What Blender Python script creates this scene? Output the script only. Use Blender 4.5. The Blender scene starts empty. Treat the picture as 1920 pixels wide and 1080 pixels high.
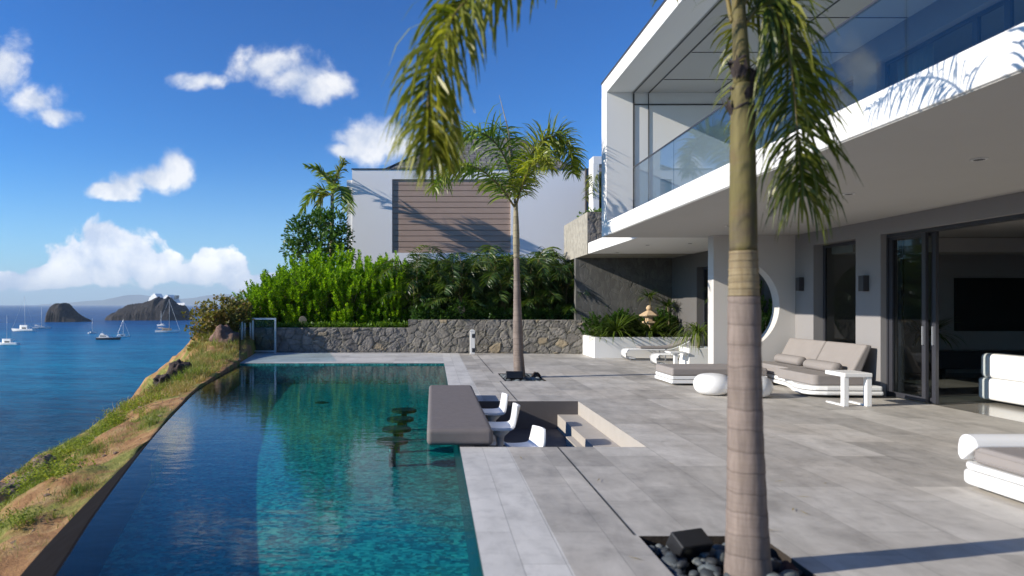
import bpy, bmesh, math, random
from mathutils import Vector, Matrix, noise as mnoise

# ------------------------------------------------------------------ camera, sky, sun, exposure
scn = bpy.context.scene
COL = scn.collection
R = math.radians
EYE = 1.6
cam_d = bpy.data.cameras.new("Camera")
cam = bpy.data.objects.new("Camera", cam_d)
COL.objects.link(cam)
cam.location = (0, 0, EYE)
cam.rotation_euler = (R(90), 0, 0)
cam_d.lens = 24.0
cam_d.sensor_width = 36.0
cam_d.shift_x = 148 / 1920
cam_d.shift_y = 31 / 1920
cam_d.clip_start = 0.05
cam_d.clip_end = 90000
cam_d.dof.use_dof = True
cam_d.dof.focus_distance = 17.0
cam_d.dof.aperture_fstop = 1.5
scn.camera = cam
scn.view_settings.view_transform = 'Standard'
scn.view_settings.look = 'None'
scn.view_settings.gamma = 1
scn.view_settings.exposure = 0.5
scn.cycles.max_bounces = 8
scn.cycles.diffuse_bounces = 4
scn.cycles.glossy_bounces = 4
scn.cycles.transmission_bounces = 4
scn.cycles.transparent_max_bounces = 16
scn.cycles.volume_bounces = 0
scn.cycles.caustics_reflective = False
scn.cycles.caustics_refractive = False
scn.cycles.use_denoising = True
scn.cycles.sample_clamp_indirect = 4

SUN_EL, SUN_AZ = R(22.5), R(-102.5)          # azimuth measured from +Y towards +X
to_sun = Vector((math.sin(SUN_AZ) * math.cos(SUN_EL), math.cos(SUN_AZ) * math.cos(SUN_EL), math.sin(SUN_EL)))
sun_d = bpy.data.lights.new("Sun", 'SUN')
sun = bpy.data.objects.new("Sun", sun_d)
COL.objects.link(sun)
sun_d.energy = 5.0
sun_d.angle = R(0.5)
sun_d.color = (1.0, 0.92, 0.79)
sun.rotation_euler = to_sun.to_track_quat('Z', 'Y').to_euler()
sun.location = (-20, -3, 20)

# ------------------------------------------------------------------ node helpers
class NT:
    def __init__(s, tree):
        s.t = tree
        s.N = tree.nodes
        s.L = tree.links
    def n(s, typ, props=None, **inp):
        nd = s.N.new(typ)
        for k, v in (props or {}).items():
            setattr(nd, k, v)
        for k, v in inp.items():
            s.set(nd, k, v)
        return nd
    def sock(s, nd, k):
        if isinstance(k, int):
            return nd.inputs[k]
        k2 = k.replace('_', ' ')
        for i in nd.inputs:
            if i.name == k2 and i.enabled:
                return i
        return nd.inputs[k2]
    def set(s, nd, k, v):
        so = s.sock(nd, k)
        if isinstance(v, bpy.types.NodeSocket):
            s.L.new(v, so)
        elif isinstance(v, bpy.types.Node):
            s.L.new(v.outputs[0], so)
        else:
            so.default_value = v
    def math(s, op, a, b=None, c=None, clamp=False):
        nd = s.N.new('ShaderNodeMath')
        nd.operation = op
        nd.use_clamp = clamp
        for i, v in enumerate((a, b, c)):
            if v is not None:
                s.set(nd, i, v)
        return nd.outputs[0]
    def vmath(s, op, a, b=None):
        nd = s.N.new('ShaderNodeVectorMath')
        nd.operation = op
        s.set(nd, 0, a)
        if b is not None:
            s.set(nd, 1, b)
        return nd
    def mix(s, fac, a, b, blend='MIX'):
        nd = s.N.new('ShaderNodeMix')
        nd.data_type = 'RGBA'
        nd.blend_type = blend
        for so, v in ((nd.inputs[0], fac), (nd.inputs[6], a), (nd.inputs[7], b)):
            if isinstance(v, bpy.types.NodeSocket):
                s.L.new(v, so)
            elif isinstance(v, (int, float)):
                so.default_value = v
            else:
                so.default_value = (*v[:3], 1)
        return nd.outputs[2]
    def ramp(s, fac, stops, interp='LINEAR'):
        nd = s.N.new('ShaderNodeValToRGB')
        nd.color_ramp.interpolation = interp
        e = nd.color_ramp.elements
        while len(e) > 1:
            e.remove(e[-1])
        e[0].position = stops[0][0]
        e[0].color = (*stops[0][1][:3], 1)
        for p, c in stops[1:]:
            x = e.new(p)
            x.color = (*c[:3], 1)
        s.set(nd, 0, fac)
        return nd.outputs[0]
    def noise(s, vec, scale, detail=4, rough=0.55, dist=0.0):
        nd = s.n('ShaderNodeTexNoise', None, Scale=scale, Detail=detail, Roughness=rough, Distortion=dist)
        if vec is not None:
            s.set(nd, 'Vector', vec)
        return nd.outputs[0]
    def mapping(s, vec, loc=(0, 0, 0), rot=(0, 0, 0), scale=(1, 1, 1)):
        return s.n('ShaderNodeMapping', None, Vector=vec, Location=loc, Rotation=rot, Scale=scale).outputs[0]
    def mr(s, v, a, b, c, d, smooth=False):
        nd = s.N.new('ShaderNodeMapRange')
        nd.interpolation_type = 'SMOOTHSTEP' if smooth else 'LINEAR'
        for i, x in enumerate((v, a, b, c, d)):
            s.set(nd, i, x)
        return nd.outputs[0]

# ------------------------------------------------------------------ world: physical sky with clouds in the air above the sea
wd = bpy.data.worlds.new("World")
scn.world = wd
wd.use_nodes = True
wt = NT(wd.node_tree)
for nd in list(wt.N):
    wt.N.remove(nd)
sky = wt.n('ShaderNodeTexSky', {'sky_type': 'NISHITA', 'sun_disc': False, 'sun_elevation': SUN_EL, 'sun_rotation': SUN_AZ % (2 * math.pi),
                                'altitude': 200, 'air_density': 1.0, 'dust_density': 0.3, 'ozone_density': 3.0})
hs = wt.n('ShaderNodeHueSaturation', None, Hue=0.5, Saturation=1.15, Value=1.0, Color=sky)
hs = wt.mix(1.0, hs.outputs[0], (0.44, 0.94, 1.28), 'MULTIPLY')
gam = wt.n('ShaderNodeGamma', None, Color=hs, Gamma=1.25)
tc = wt.n('ShaderNodeTexCoord')
sep = wt.n('ShaderNodeSeparateXYZ', None, Vector=tc.outputs['Generated'])
ysafe = wt.math('MAXIMUM', sep.outputs[1], 0.05)
u = wt.math('DIVIDE', sep.outputs[0], ysafe)
v = wt.math('DIVIDE', sep.outputs[2], ysafe)
uv = wt.n('ShaderNodeCombineXYZ', None, X=u, Y=v, Z=0.0).outputs[0]
CLOUDS = [  # azimuth and elevation (tangents x 1280, seen from the terrace), half sizes
    (-312, 446, 115, 58), (-215, 408, 85, 34), (-420, 420, 70, 20), (-270, 425, 90, 48),
    (-737, 385, 85, 42), (-805, 440, 50, 75), (-705, 355, 70, 26),
    (-540, 238, 95, 36), (-480, 250, 46, 46), (-595, 215, 65, 20),
    (-110, 305, 80, 58), (-165, 288, 50, 20), (-60, 295, 70, 50),
    (-612, 92, 86, 50), (-630, 134, 44, 36), (-705, 52, 90, 20), (-520, 68, 56, 28), (-392, 66, 62, 36), (-440, 58, 60, 22),
    (-800, 45, 70, 22), (-330, 40, 90, 20),
    (-1100, 250, 120, 40), (-1250, 90, 160, 45), (-1600, 330, 200, 60), (-950, 60, 100, 30), (-1900, 120, 220, 60),
]
M = None
for (cx, cy, rx, ry) in CLOUDS:
    d = wt.vmath('SUBTRACT', uv, (cx / 1280, cy / 1280, 0))
    d = wt.vmath('MULTIPLY', d.outputs[0], (1280 / rx, 1280 / ry, 0))
    ln = wt.vmath('LENGTH', d.outputs[0]).outputs['Value']
    M = ln if M is None else wt.math('MINIMUM', M, ln)
body = wt.math('SUBTRACT', 1.0, M)
n1 = wt.noise(uv, 11.0, 10, 0.565, 0.2)
n2 = wt.noise(wt.mapping(uv, loc=(0.020, -0.024, 0)), 11.0, 10, 0.565, 0.2)
dens = wt.math('ADD', body, wt.math('MULTIPLY', wt.math('SUBTRACT', n1, 0.5), 3.1))
lowness = wt.mr(v, 0.06, 0.16, 1.0, 0.0)
alpha = wt.mr(dens, wt.mr(v, 0.1, 0.2, -0.15, 0.08), wt.mr(v, 0.1, 0.2, 0.10, 0.85), 0.0, 1.0, True)
front = wt.mr(sep.outputs[1], 0.05, 0.2, 0.0, 1.0)
alpha = wt.math('MULTIPLY', wt.math('MULTIPLY', alpha, front), wt.mr(v, 0.1, 0.2, 0.96, 0.86))
shade = wt.math('ADD', wt.math('MULTIPLY', wt.math('SUBTRACT', n1, n2), 3.6), 0.52, clamp=True)
ccol = wt.mix(shade, (6.6, 7.6, 9.6), (13.4, 13.2, 12.9))
hz = wt.mr(v, 0.0, 0.30, 1.0, 0.0, True)
pale = wt.mix(wt.math('MULTIPLY', wt.math('POWER', hz, 2.0), 0.50), gam.outputs[0], (7.0, 10.0, 13.0))
low = wt.mr(v, 0.08, 0.18, 1.25, 1.0)
ccol = wt.vmath('SCALE', ccol)
wt.L.new(low, ccol.inputs['Scale'])
ccol = ccol.outputs[0]
skyc = wt.mix(alpha, pale, ccol)
bg = wt.n('ShaderNodeBackground', None, Color=skyc, Strength=0.06)
wo = wt.n('ShaderNodeOutputWorld')
wt.L.new(bg.outputs[0], wo.inputs[0])

# ------------------------------------------------------------------ places measured on the photograph (X right, Y away, Z up; deck at 0)
F = 1280.0
def P(x, y, Y):
    return Vector(((x - 812) * Y / F, Y, EYE - (y - 571) * Y / F))
def G(x, y, z=0.0):
    Y = (EYE - z) * F / (y - 571)
    return Vector(((x - 812) * Y / F, Y, z))

# ------------------------------------------------------------------ mesh helpers
WL = {}
def wl(o):
    while o.parent is not None:
        o = o.parent
    return WL.get(o.name, Vector((0, 0, 0)))

def tag(o, label=None, cat=None, group=None, kind=None):
    if label: o['label'] = label
    if cat: o['category'] = cat
    if group: o['group'] = group
    if kind: o['kind'] = kind
    return o

def thing(name, label, cat, loc=(0, 0, 0), group=None):
    o = bpy.data.objects.new(name, None)
    o.empty_display_size = 0.2
    COL.objects.link(o)
    o.location = loc
    WL[o.name] = Vector(loc)
    return tag(o, label, cat, group)

def copy_tree(o, loc, rz=0.0, sc=1.0, label=None, parent=None):
    kids = [c for c in bpy.data.objects if c.parent == o]
    c = o.copy()
    COL.objects.link(c)
    if parent is None:
        c.location = loc
        c.rotation_euler = (0, 0, rz)
        c.scale = sc if isinstance(sc, (tuple, list)) else (sc, sc, sc)
        WL[c.name] = Vector(loc)
        if label: c['label'] = label
    else:
        c.parent = parent
    for k in kids:
        copy_tree(k, None, parent=c)
    return c

def place(o, loc, rz=0.0, sc=1.0, label=None):
    o.location = loc
    o.rotation_euler = (0, 0, rz)
    o.scale = sc if isinstance(sc, (tuple, list)) else (sc, sc, sc)
    if label: o['label'] = label
    return o

class MB:
    def __init__(s):
        s.v = []
        s.f = []
        s.c = None
    def quad(s, a, b, c, d):
        i = len(s.v)
        s.v += [Vector(a), Vector(b), Vector(c), Vector(d)]
        s.f.append((i, i + 1, i + 2, i + 3))
    def box(s, x0, x1, y0, y1, z0, z1):
        i = len(s.v)
        for z in (z0, z1):
            for (x, y) in ((x0, y0), (x1, y0), (x1, y1), (x0, y1)):
                s.v.append(Vector((x, y, z)))
        s.f += [tuple(i + k for k in q) for q in ((3, 2, 1, 0), (4, 5, 6, 7), (0, 1, 5, 4), (1, 2, 6, 5), (2, 3, 7, 6), (3, 0, 4, 7))]
        return s
    def prism(s, pts, z0, z1):
        """plan outline pts (counter-clockwise) pulled up from z0 to z1"""
        i, n = len(s.v), len(pts)
        for z in (z0, z1):
            for p in pts:
                s.v.append(Vector((p[0], p[1], z)))
        s.f.append(tuple(i + n - 1 - k for k in range(n)))
        s.f.append(tuple(i + n + k for k in range(n)))
        for k in range(n):
            s.f.append((i + k, i + (k + 1) % n, i + n + (k + 1) % n, i + n + k))
        return s
    def prism_y(s, pts, y0, y1):
        """outline in x,z pulled from y0 to y1"""
        i, n = len(s.v), len(pts)
        for y in (y0, y1):
            for p in pts:
                s.v.append(Vector((p[0], y, p[1])))
        s.f.append(tuple(i + k for k in range(n)))
        s.f.append(tuple(i + n + n - 1 - k for k in range(n)))
        for k in range(n):
            s.f.append((i + (k + 1) % n, i + k, i + n + k, i + n + (k + 1) % n))
        return s
    def tube(s, path, radii, n=8, caps=True):
        path = [Vector(p) for p in path]
        rings = []
        ref = Vector((0.31, 0.17, 0.93)).normalized()
        for k, p in enumerate(path):
            t = (path[min(k + 1, len(path) - 1)] - path[max(k - 1, 0)]).normalized()
            a = t.cross(ref)
            if a.length < 0.15:
                a = t.cross(Vector((1, 0, 0)))
            a.normalize()
            b = t.cross(a)
            r = radii[k] if isinstance(radii, (list, tuple)) else radii
            i = len(s.v)
            for j in range(n):
                th = 2 * math.pi * j / n
                s.v.append(p + (a * math.cos(th) + b * math.sin(th)) * r)
            rings.append(i)
        for k in range(len(rings) - 1):
            for j in range(n):
                s.f.append((rings[k] + j, rings[k] + (j + 1) % n, rings[k + 1] + (j + 1) % n, rings[k + 1] + j))
        if caps:
            s.f.append(tuple(rings[0] + n - 1 - j for j in range(n)))
            s.f.append(tuple(rings[-1] + j for j in range(n)))
        return s
    def lathe(s, prof, c=(0, 0), n=24):
        rings = []
        for (r, z) in prof:
            i = len(s.v)
            for j in range(n):
                th = 2 * math.pi * j / n
                s.v.append(Vector((c[0] + r * math.cos(th), c[1] + r * math.sin(th), z)))
            rings.append(i)
        for k in range(len(rings) - 1):
            for j in range(n):
                s.f.append((rings[k] + j, rings[k] + (j + 1) % n, rings[k + 1] + (j + 1) % n, rings[k + 1] + j))
        s.f.append(tuple(rings[0] + n - 1 - j for j in range(n)))
        s.f.append(tuple(rings[-1] + j for j in range(n)))
        return s
    def leaf(s, p, d, up, L, w):
        """one small pointed leaf, folded on its midrib"""
        sd = d.cross(up)
        if sd.length < 1e-4:
            sd = d.cross(Vector((1, 0, 0.2)))
        sd.normalize()
        i = len(s.v)
        m = p + d * (L * 0.5)
        s.v += [p, m + sd * (w * 0.5), p + d * L, m - sd * (w * 0.5)]
        s.f.append((i, i + 1, i + 2, i + 3))
    def ribbon(s, pts, ws, side):
        i = len(s.v)
        for p, w in zip(pts, ws):
            s.v.append(p - side * (w / 2))
            s.v.append(p + side * (w / 2))
        for k in range(len(pts) - 1):
            a = i + 2 * k
            s.f.append((a, a + 1, a + 3, a + 2))
    def build(s, name, mat, parent=None, smooth=False, bevel=0.0, seg=3, local=False, origin=None):
        if parent is not None:
            off = Vector((0, 0, 0)) if local else wl(parent)
        elif local:
            off = Vector((0, 0, 0))
        else:
            if origin is None:
                xs = [p.x for p in s.v]; ys = [p.y for p in s.v]; zs = [p.z for p in s.v]
                origin = ((min(xs) + max(xs)) / 2, (min(ys) + max(ys)) / 2, min(zs))
            off = Vector(origin)
        me = bpy.data.meshes.new(name)
        me.from_pydata([tuple(p - off) for p in s.v], [], s.f)
        if s.c is not None:
            at = me.color_attributes.new("tone", 'FLOAT_COLOR', 'POINT')
            for k, c in enumerate(s.c):
                at.data[k].color = (*c, 1)
        me.update()
        o = bpy.data.objects.new(name, me)
        COL.objects.link(o)
        if mat: me.materials.append(mat)
        if smooth:
            for p in me.polygons: p.use_smooth = True
        if parent is not None:
            o.parent = parent
        else:
            o.location = off
            WL[o.name] = off.copy()
        if bevel:
            b = o.modifiers.new("Bevel", 'BEVEL')
            b.width = bevel
            b.segments = seg
            b.limit_method = 'ANGLE'
            b.angle_limit = R(35)
            b.harden_normals = False
        return o

def clean_normals(o):
    bm = bmesh.new()
    bm.from_mesh(o.data)
    bmesh.ops.recalc_face_normals(bm, faces=bm.faces)
    bm.to_mesh(o.data)
    bm.free()
    return o

def structure(o):
    o['kind'] = 'structure'
    return o

def interp(tab, x):
    if x <= tab[0][0]: return tab[0][1]
    for (a, va), (b, vb) in zip(tab, tab[1:]):
        if x <= b:
            t = (x - a) / (b - a)
            return va + (vb - va) * t
    return tab[-1][1]

def curve_pts(pts, n):
    """n points on a smooth curve through pts"""
    pts = [Vector(p) for p in pts]
    q = [pts[0] * 2 - pts[1]] + pts + [pts[-1] * 2 - pts[-2]]
    out = []
    m = len(pts) - 1
    for k in range(n):
        t = k / (n - 1) * m
        i = min(int(t), m - 1)
        f = t - i
        a, b, c, d = q[i], q[i + 1], q[i + 2], q[i + 3]
        out.append(0.5 * ((2 * b) + (c - a) * f + (2 * a - 5 * b + 4 * c - d) * f * f + (3 * b - a - 3 * c + d) * f ** 3))
    return out

# ------------------------------------------------------------------ materials
def new_mat(name):
    m = bpy.data.materials.new(name)
    m.use_nodes = True
    t = NT(m.node_tree)
    bs = next(n for n in t.N if n.type == 'BSDF_PRINCIPLED')
    return m, t, bs
def obj_co(t):
    return t.n('ShaderNodeTexCoord').outputs['Object']
def bump(t, bs, h, strength=0.3, dist=0.02):
    b = t.n('ShaderNodeBump', None, Height=h, Strength=strength, Distance=dist)
    t.L.new(b.outputs[0], bs.inputs['Normal'])
    return b

def plain(name, col, rough=0.6, var=0.06, nscale=3.0, bumps=0.06, metal=0.0, spec=0.5, coat=0.0, fine=60.0):
    m, t, bs = new_mat(name)
    co = obj_co(t)
    n = t.noise(co, nscale, 6, 0.6)
    lo = tuple(max(0, c * (1 - var)) for c in col)
    hi = tuple(min(1, c * (1 + var)) for c in col)
    t.set(bs, 'Base_Color', t.mix(n, lo, hi))
    t.set(bs, 'Roughness', t.mr(t.noise(co, nscale * 2.3, 4), 0.3, 0.7, max(0.02, rough - 0.08), min(1, rough + 0.08)))
    bs.inputs['Metallic'].default_value = metal
    bs.inputs['Specular IOR Level'].default_value = spec
    bs.inputs['Coat Weight'].default_value = coat
    if bumps:
        bump(t, bs, t.noise(co, fine, 3), bumps, 0.01)
    return m

def foliage(name, stops, trans=0.35, rough=0.45, tcol=1.4, spec=0.4):
    m, t, bs = new_mat(name)
    rnd = t.n('ShaderNodeNewGeometry').outputs['Random Per Island']
    n = t.noise(obj_co(t), 1.7, 3)
    orn = t.math('MULTIPLY', t.math('SUBTRACT', t.n('ShaderNodeObjectInfo').outputs['Random'], 0.5), 0.28)
    f = t.math('ADD', t.math('ADD', t.math('MULTIPLY', rnd, 0.72), orn), t.math('MULTIPLY', t.math('SUBTRACT', n, 0.33), 0.6), clamp=True)
    c = t.ramp(f, stops)
    t.set(bs, 'Base_Color', c)
    bs.inputs['Roughness'].default_value = rough
    bs.inputs['Specular IOR Level'].default_value = spec
    tr = t.n('ShaderNodeBsdfTranslucent', None, Color=t.mix(1.0, c, (tcol, tcol * 1.05, tcol * 0.5), 'MULTIPLY'))
    mx = t.n('ShaderNodeMixShader', None, Fac=trans)
    t.L.new(bs.outputs[0], mx.inputs[1])
    t.L.new(tr.outputs[0], mx.inputs[2])
    out = next(n for n in t.N if n.type == 'OUTPUT_MATERIAL')
    t.L.new(mx.outputs[0], out.inputs[0])
    return m

MT = {}
MT['white'] = plain('white_render', (0.79, 0.78, 0.765), 0.7, 0.03, 0.8, 0.05)
MT['house_grey'] = plain('grey_render', (0.255, 0.245, 0.25), 0.75, 0.04, 0.8, 0.05)
MT['shade_render'] = plain('shaded_grey_render', (0.11, 0.105, 0.105), 0.75, 0.05, 0.8, 0.05)  # darker copy of the grey render, with shade put into the colour
MT['screen_wall'] = plain('pale_grey_render', (0.57, 0.55, 0.53), 0.7, 0.03, 0.8, 0.05)
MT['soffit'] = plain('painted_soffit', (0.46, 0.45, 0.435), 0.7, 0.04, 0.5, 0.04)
MT['dark_frame'] = plain('anthracite_metal', (0.035, 0.036, 0.045), 0.4, 0.1, 2.0, 0.02)
MT['dark_line'] = plain('dark_groove', (0.06, 0.06, 0.065), 0.7)
MT['neighbour'] = plain('neighbour_render', (0.85, 0.845, 0.85), 0.8, 0.05, 0.35, 0.05)
MT['plastic'] = plain('white_plastic', (0.80, 0.80, 0.80), 0.35, 0.03, 2.0, 0.0)
MT['cushion'] = plain('taupe_fabric', (0.26, 0.235, 0.225), 0.9, 0.10, 4.0, 0.25, fine=220)
MT['bar'] = plain('taupe_stone', (0.155, 0.135, 0.13), 0.75, 0.12, 7.0, 0.12, fine=120)
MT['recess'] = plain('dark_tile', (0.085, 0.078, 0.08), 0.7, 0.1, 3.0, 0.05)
MT['overflow'] = plain('dark_overflow_tile', (0.012, 0.0105, 0.011), 0.9, 0.15, 3.0, 0.04, spec=0.03)
MT['step'] = plain('travertine_step', (0.39, 0.36, 0.325), 0.75, 0.12, 3.0, 0.1)
MT['soil'] = plain('dark_soil', (0.03, 0.022, 0.016), 0.95, 0.4, 6.0, 0.6, fine=25)
MT['black'] = plain('black_metal', (0.012, 0.012, 0.014), 0.45, 0.2, 3.0, 0.0)
MT['steel'] = plain('brushed_steel', (0.50, 0.52, 0.56), 0.35, 0.05, 4.0, 0.0, metal=0.7)
MT['roof'] = None
MT['room'] = plain('room_wall', (0.46, 0.44, 0.43), 0.8)
MT['curtain'] = plain('curtain_cloth', (0.80, 0.79, 0.74), 0.9, 0.05, 2.0, 0.1)
MT['screen'] = plain('screen_glass', (0.006, 0.006, 0.007), 0.35, 0.1, 2.0, 0.0)
MT['sandstone'] = plain('sandstone', (0.52, 0.38, 0.24), 0.9, 0.18, 9.0, 0.5, fine=50)
MT['pale_disc'] = plain('pale_disc', (0.26, 0.22, 0.16), 0.8, 0.15, 9.0, 0.2)
MT['boat_white'] = plain('gelcoat', (0.78, 0.76, 0.72), 0.3, 0.04, 0.5, 0.0)
MT['boat_dark'] = plain('navy_gelcoat', (0.02, 0.022, 0.03), 0.3, 0.1, 0.5, 0.0)
MT['boat_tan'] = plain('teak', (0.50, 0.38, 0.26), 0.6, 0.1, 1.0, 0.0)
MT['boat_glass'] = plain('boat_window', (0.03, 0.04, 0.05), 0.2, 0.1, 1.0, 0.0)
MT['spar'] = plain('spar', (0.52, 0.46, 0.40), 0.5, 0.1, 1.0, 0.0)
MT['stem'] = plain('plant_stem', (0.16, 0.13, 0.07), 0.8, 0.3, 8.0, 0.2)
MT['drain'] = plain('drain_slot_and_shadow', (0.03, 0.03, 0.03), 0.7)
MT['cedar'] = plain('dry_twig', (0.10, 0.07, 0.045), 0.9, 0.3, 8.0, 0.2)

def mat_deck(name, bw, bh, c1, c2, c3, swap=True, warm=True):
    m, t, bs = new_mat(name)
    co = obj_co(t)
    s = t.n('ShaderNodeSeparateXYZ', None, Vector=co)
    vec = t.n('ShaderNodeCombineXYZ', None, X=s.outputs[1], Y=s.outputs[0], Z=0.0).outputs[0] if swap else co
    br = t.n('ShaderNodeTexBrick', {'offset': 0.37, 'offset_frequency': 2}, Vector=vec, Color1=(0, 0, 0, 1), Color2=(1, 1, 1, 1), Mortar=(0.5, 0.5, 0.5, 1), Scale=1.0)
    br.inputs['Mortar Size'].default_value = 0.004
    br.inputs['Mortar Smooth'].default_value = 0.3
    br.inputs['Brick Width'].default_value = bw
    br.inputs['Row Height'].default_value = bh
    br.inputs['Bias'].default_value = 0.0
    blot = t.noise(co, 1.5, 8, 0.62, 0.6)
    # veins drawn out along the slabs
    vein = t.noise(t.mapping(vec, scale=(1.2, 3.2, 1)), 1.6, 7, 0.62, 0.8)
    f = t.math('ADD', t.math('MULTIPLY', br.outputs[0], 0.28), t.math('ADD', t.math('MULTIPLY', blot, 0.7), t.math('MULTIPLY', vein, 0.55)))
    f = t.math('SUBTRACT', f, 0.26)
    c = t.ramp(f, [(0.20, c1), (0.5, c2), (0.80, c3)])
    if warm:
        w = t.noise(co, 0.35, 3)
        c = t.mix(t.mr(w, 0.45, 0.7, 0.0, 0.5), c, t.mix(1.0, c, (1.06, 0.99, 0.90), 'MULTIPLY'))
    # damp and dust marks
    st = t.mr(t.noise(co, 6.0, 6, 0.7), 0.50, 0.70, 0.0, 0.6)
    c = t.mix(st, c, t.mix(1.0, c, (0.72, 0.72, 0.72), 'MULTIPLY'))
    c = t.mix(t.math('MULTIPLY', br.outputs['Fac'], 0.35), c, (0.09, 0.085, 0.08))
    t.set(bs, 'Base_Color', c)
    t.set(bs, 'Roughness', t.mr(vein, 0.3, 0.7, 0.48, 0.72))
    h = t.math('SUBTRACT', t.math('MULTIPLY', t.noise(co, 24.0, 5), 0.35), br.outputs['Fac'])
    bump(t, bs, h, 0.3, 0.006)
    return m
MT['deck'] = mat_deck('stone_deck', 1.2, 0.6, (0.26, 0.245, 0.225), (0.44, 0.415, 0.38), (0.60, 0.57, 0.525))
MT['coping'] = mat_deck('stone_coping', 1.6, 0.275, (0.40, 0.39, 0.37), (0.57, 0.555, 0.53), (0.70, 0.68, 0.65), warm=False)
MT['far_deck'] = mat_deck('stone_far_deck', 1.1, 0.5, (0.36, 0.355, 0.345), (0.53, 0.52, 0.505), (0.66, 0.65, 0.635), swap=False)

def mat_interior():
    m, t, bs = new_mat('polished_floor')
    co = obj_co(t)
    t.set(bs, 'Base_Color', t.ramp(t.noise(co, 0.9, 7, 0.6), [(0.3, (0.20, 0.19, 0.17)), (0.7, (0.33, 0.31, 0.28))]))
    bs.inputs['Roughness'].default_value = 0.16
    return m
MT['floor_in'] = mat_interior()

def mat_tone(name, rough, fine, bs_str):
    m, t, bs = new_mat(name)
    co = obj_co(t)
    a = t.n('ShaderNodeAttribute', {'attribute_name': 'tone'})
    n = t.noise(co, fine * 0.3, 6, 0.65)
    c = t.mix(1.0, a.outputs['Color'], t.ramp(n, [(0.25, (0.62, 0.62, 0.62)), (0.75, (1.3, 1.28, 1.22))]), 'MULTIPLY')
    t.set(bs, 'Base_Color', c)
    bs.inputs['Roughness'].default_value = rough
    bump(t, bs, t.noise(co, fine, 5), bs_str, 0.02)
    return m
MT['stone'] = mat_tone('rubble_stone', 0.9, 22.0, 0.4)

def mat_dark_wall():
    m, t, bs = new_mat('dark_stone_cladding')
    co = obj_co(t)
    vo = t.n('ShaderNodeTexVoronoi', {'feature': 'DISTANCE_TO_EDGE'}, Vector=co, Scale=4.6)
    vc = t.n('ShaderNodeTexVoronoi', None, Vector=co, Scale=4.6)
    sp = t.n('ShaderNodeSeparateColor', None, Color=vc.outputs['Color'])
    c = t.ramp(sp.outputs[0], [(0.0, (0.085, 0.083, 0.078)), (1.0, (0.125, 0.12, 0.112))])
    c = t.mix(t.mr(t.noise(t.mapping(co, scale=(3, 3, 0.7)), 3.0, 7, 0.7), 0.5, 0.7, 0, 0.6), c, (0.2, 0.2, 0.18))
    t.set(bs, 'Base_Color', c)
    bs.inputs['Roughness'].default_value = 0.9
    h = t.math('ADD', t.mr(vo.outputs[0], 0.0, 0.05, 0, 1), t.math('MULTIPLY', t.noise(co, 14, 5), 0.8))
    bump(t, bs, h, 0.35, 0.02)
    return m
MT['dark_stone'] = mat_dark_wall()

def schlick(t, f0, normal=None, boost=1.0, power=5.0):
    """reflectance from the angle alone, the same from either side of a thin sheet"""
    g = t.n('ShaderNodeNewGeometry')
    nrm = normal if normal is not None else g.outputs['Normal']
    d = t.vmath('DOT_PRODUCT', nrm, g.outputs['Incoming']).outputs['Value']
    c = t.math('SUBTRACT', 1.0, t.math('ABSOLUTE', d), clamp=True)
    return t.math('MULTIPLY', t.math('ADD', f0, t.math('MULTIPLY', t.math('POWER', c, power), 1 - f0)), boost, clamp=True)

def mat_glass(name, tint, ior=1.5, boost=1.0, rough=0.0):
    m, t, bs = new_mat(name)
    t.N.remove(bs)
    fac = schlick(t, ((ior - 1) / (ior + 1)) ** 2, None, boost)
    tr = t.n('ShaderNodeBsdfTransparent', None, Color=(*tint, 1))
    gl = t.n('ShaderNodeBsdfGlossy', None, Color=(1, 1, 1, 1), Roughness=rough)
    mx = t.n('ShaderNodeMixShader', None, Fac=fac)
    t.L.new(tr.outputs[0], mx.inputs[1])
    t.L.new(gl.outputs[0], mx.inputs[2])
    out = next(n for n in t.N if n.type == 'OUTPUT_MATERIAL')
    t.L.new(mx.outputs[0], out.inputs[0])
    return m
MT['glass'] = mat_glass('balustrade_glass', (0.70, 0.80, 0.88), 1.6, 1.0)
MT['pane'] = mat_glass('window_glass', (0.50, 0.55, 0.55), 1.5, 1.0)
MT['fence_glass'] = mat_glass('fence_glass', (0.80, 0.88, 0.88), 1.45, 1.0)

def mat_pool_water():
    m, t, bs = new_mat('pool_water')
    t.N.remove(bs)
    co = obj_co(t)
    a = t.noise(t.mapping(co, scale=(1.0, 2.4, 1)), 2.2, 4, 0.55, 0.3)
    b = t.noise(t.mapping(co, scale=(1.0, 2.0, 1)), 9.0, 3, 0.5)
    h = t.math('ADD', a, t.math('MULTIPLY', b, 0.22))
    bp = t.n('ShaderNodeBump', None, Height=h, Strength=0.11, Distance=0.03)
    fr = schlick(t, 0.02, bp.outputs[0], 1.0, 6.0)
    tr = t.n('ShaderNodeBsdfTransparent', None, Color=(0.28, 0.80, 0.82, 1))
    gl = t.n('ShaderNodeBsdfGlossy', None, Color=(1, 1, 1, 1), Roughness=0.01)
    t.L.new(bp.outputs[0], gl.inputs['Normal'])
    mx = t.n('ShaderNodeMixShader', None, Fac=fr)
    t.L.new(tr.outputs[0], mx.inputs[1])
    t.L.new(gl.outputs[0], mx.inputs[2])
    out = next(n for n in t.N if n.type == 'OUTPUT_MATERIAL')
    t.L.new(mx.outputs[0], out.inputs[0])
    return m
MT['pool_water'] = mat_pool_water()

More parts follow.
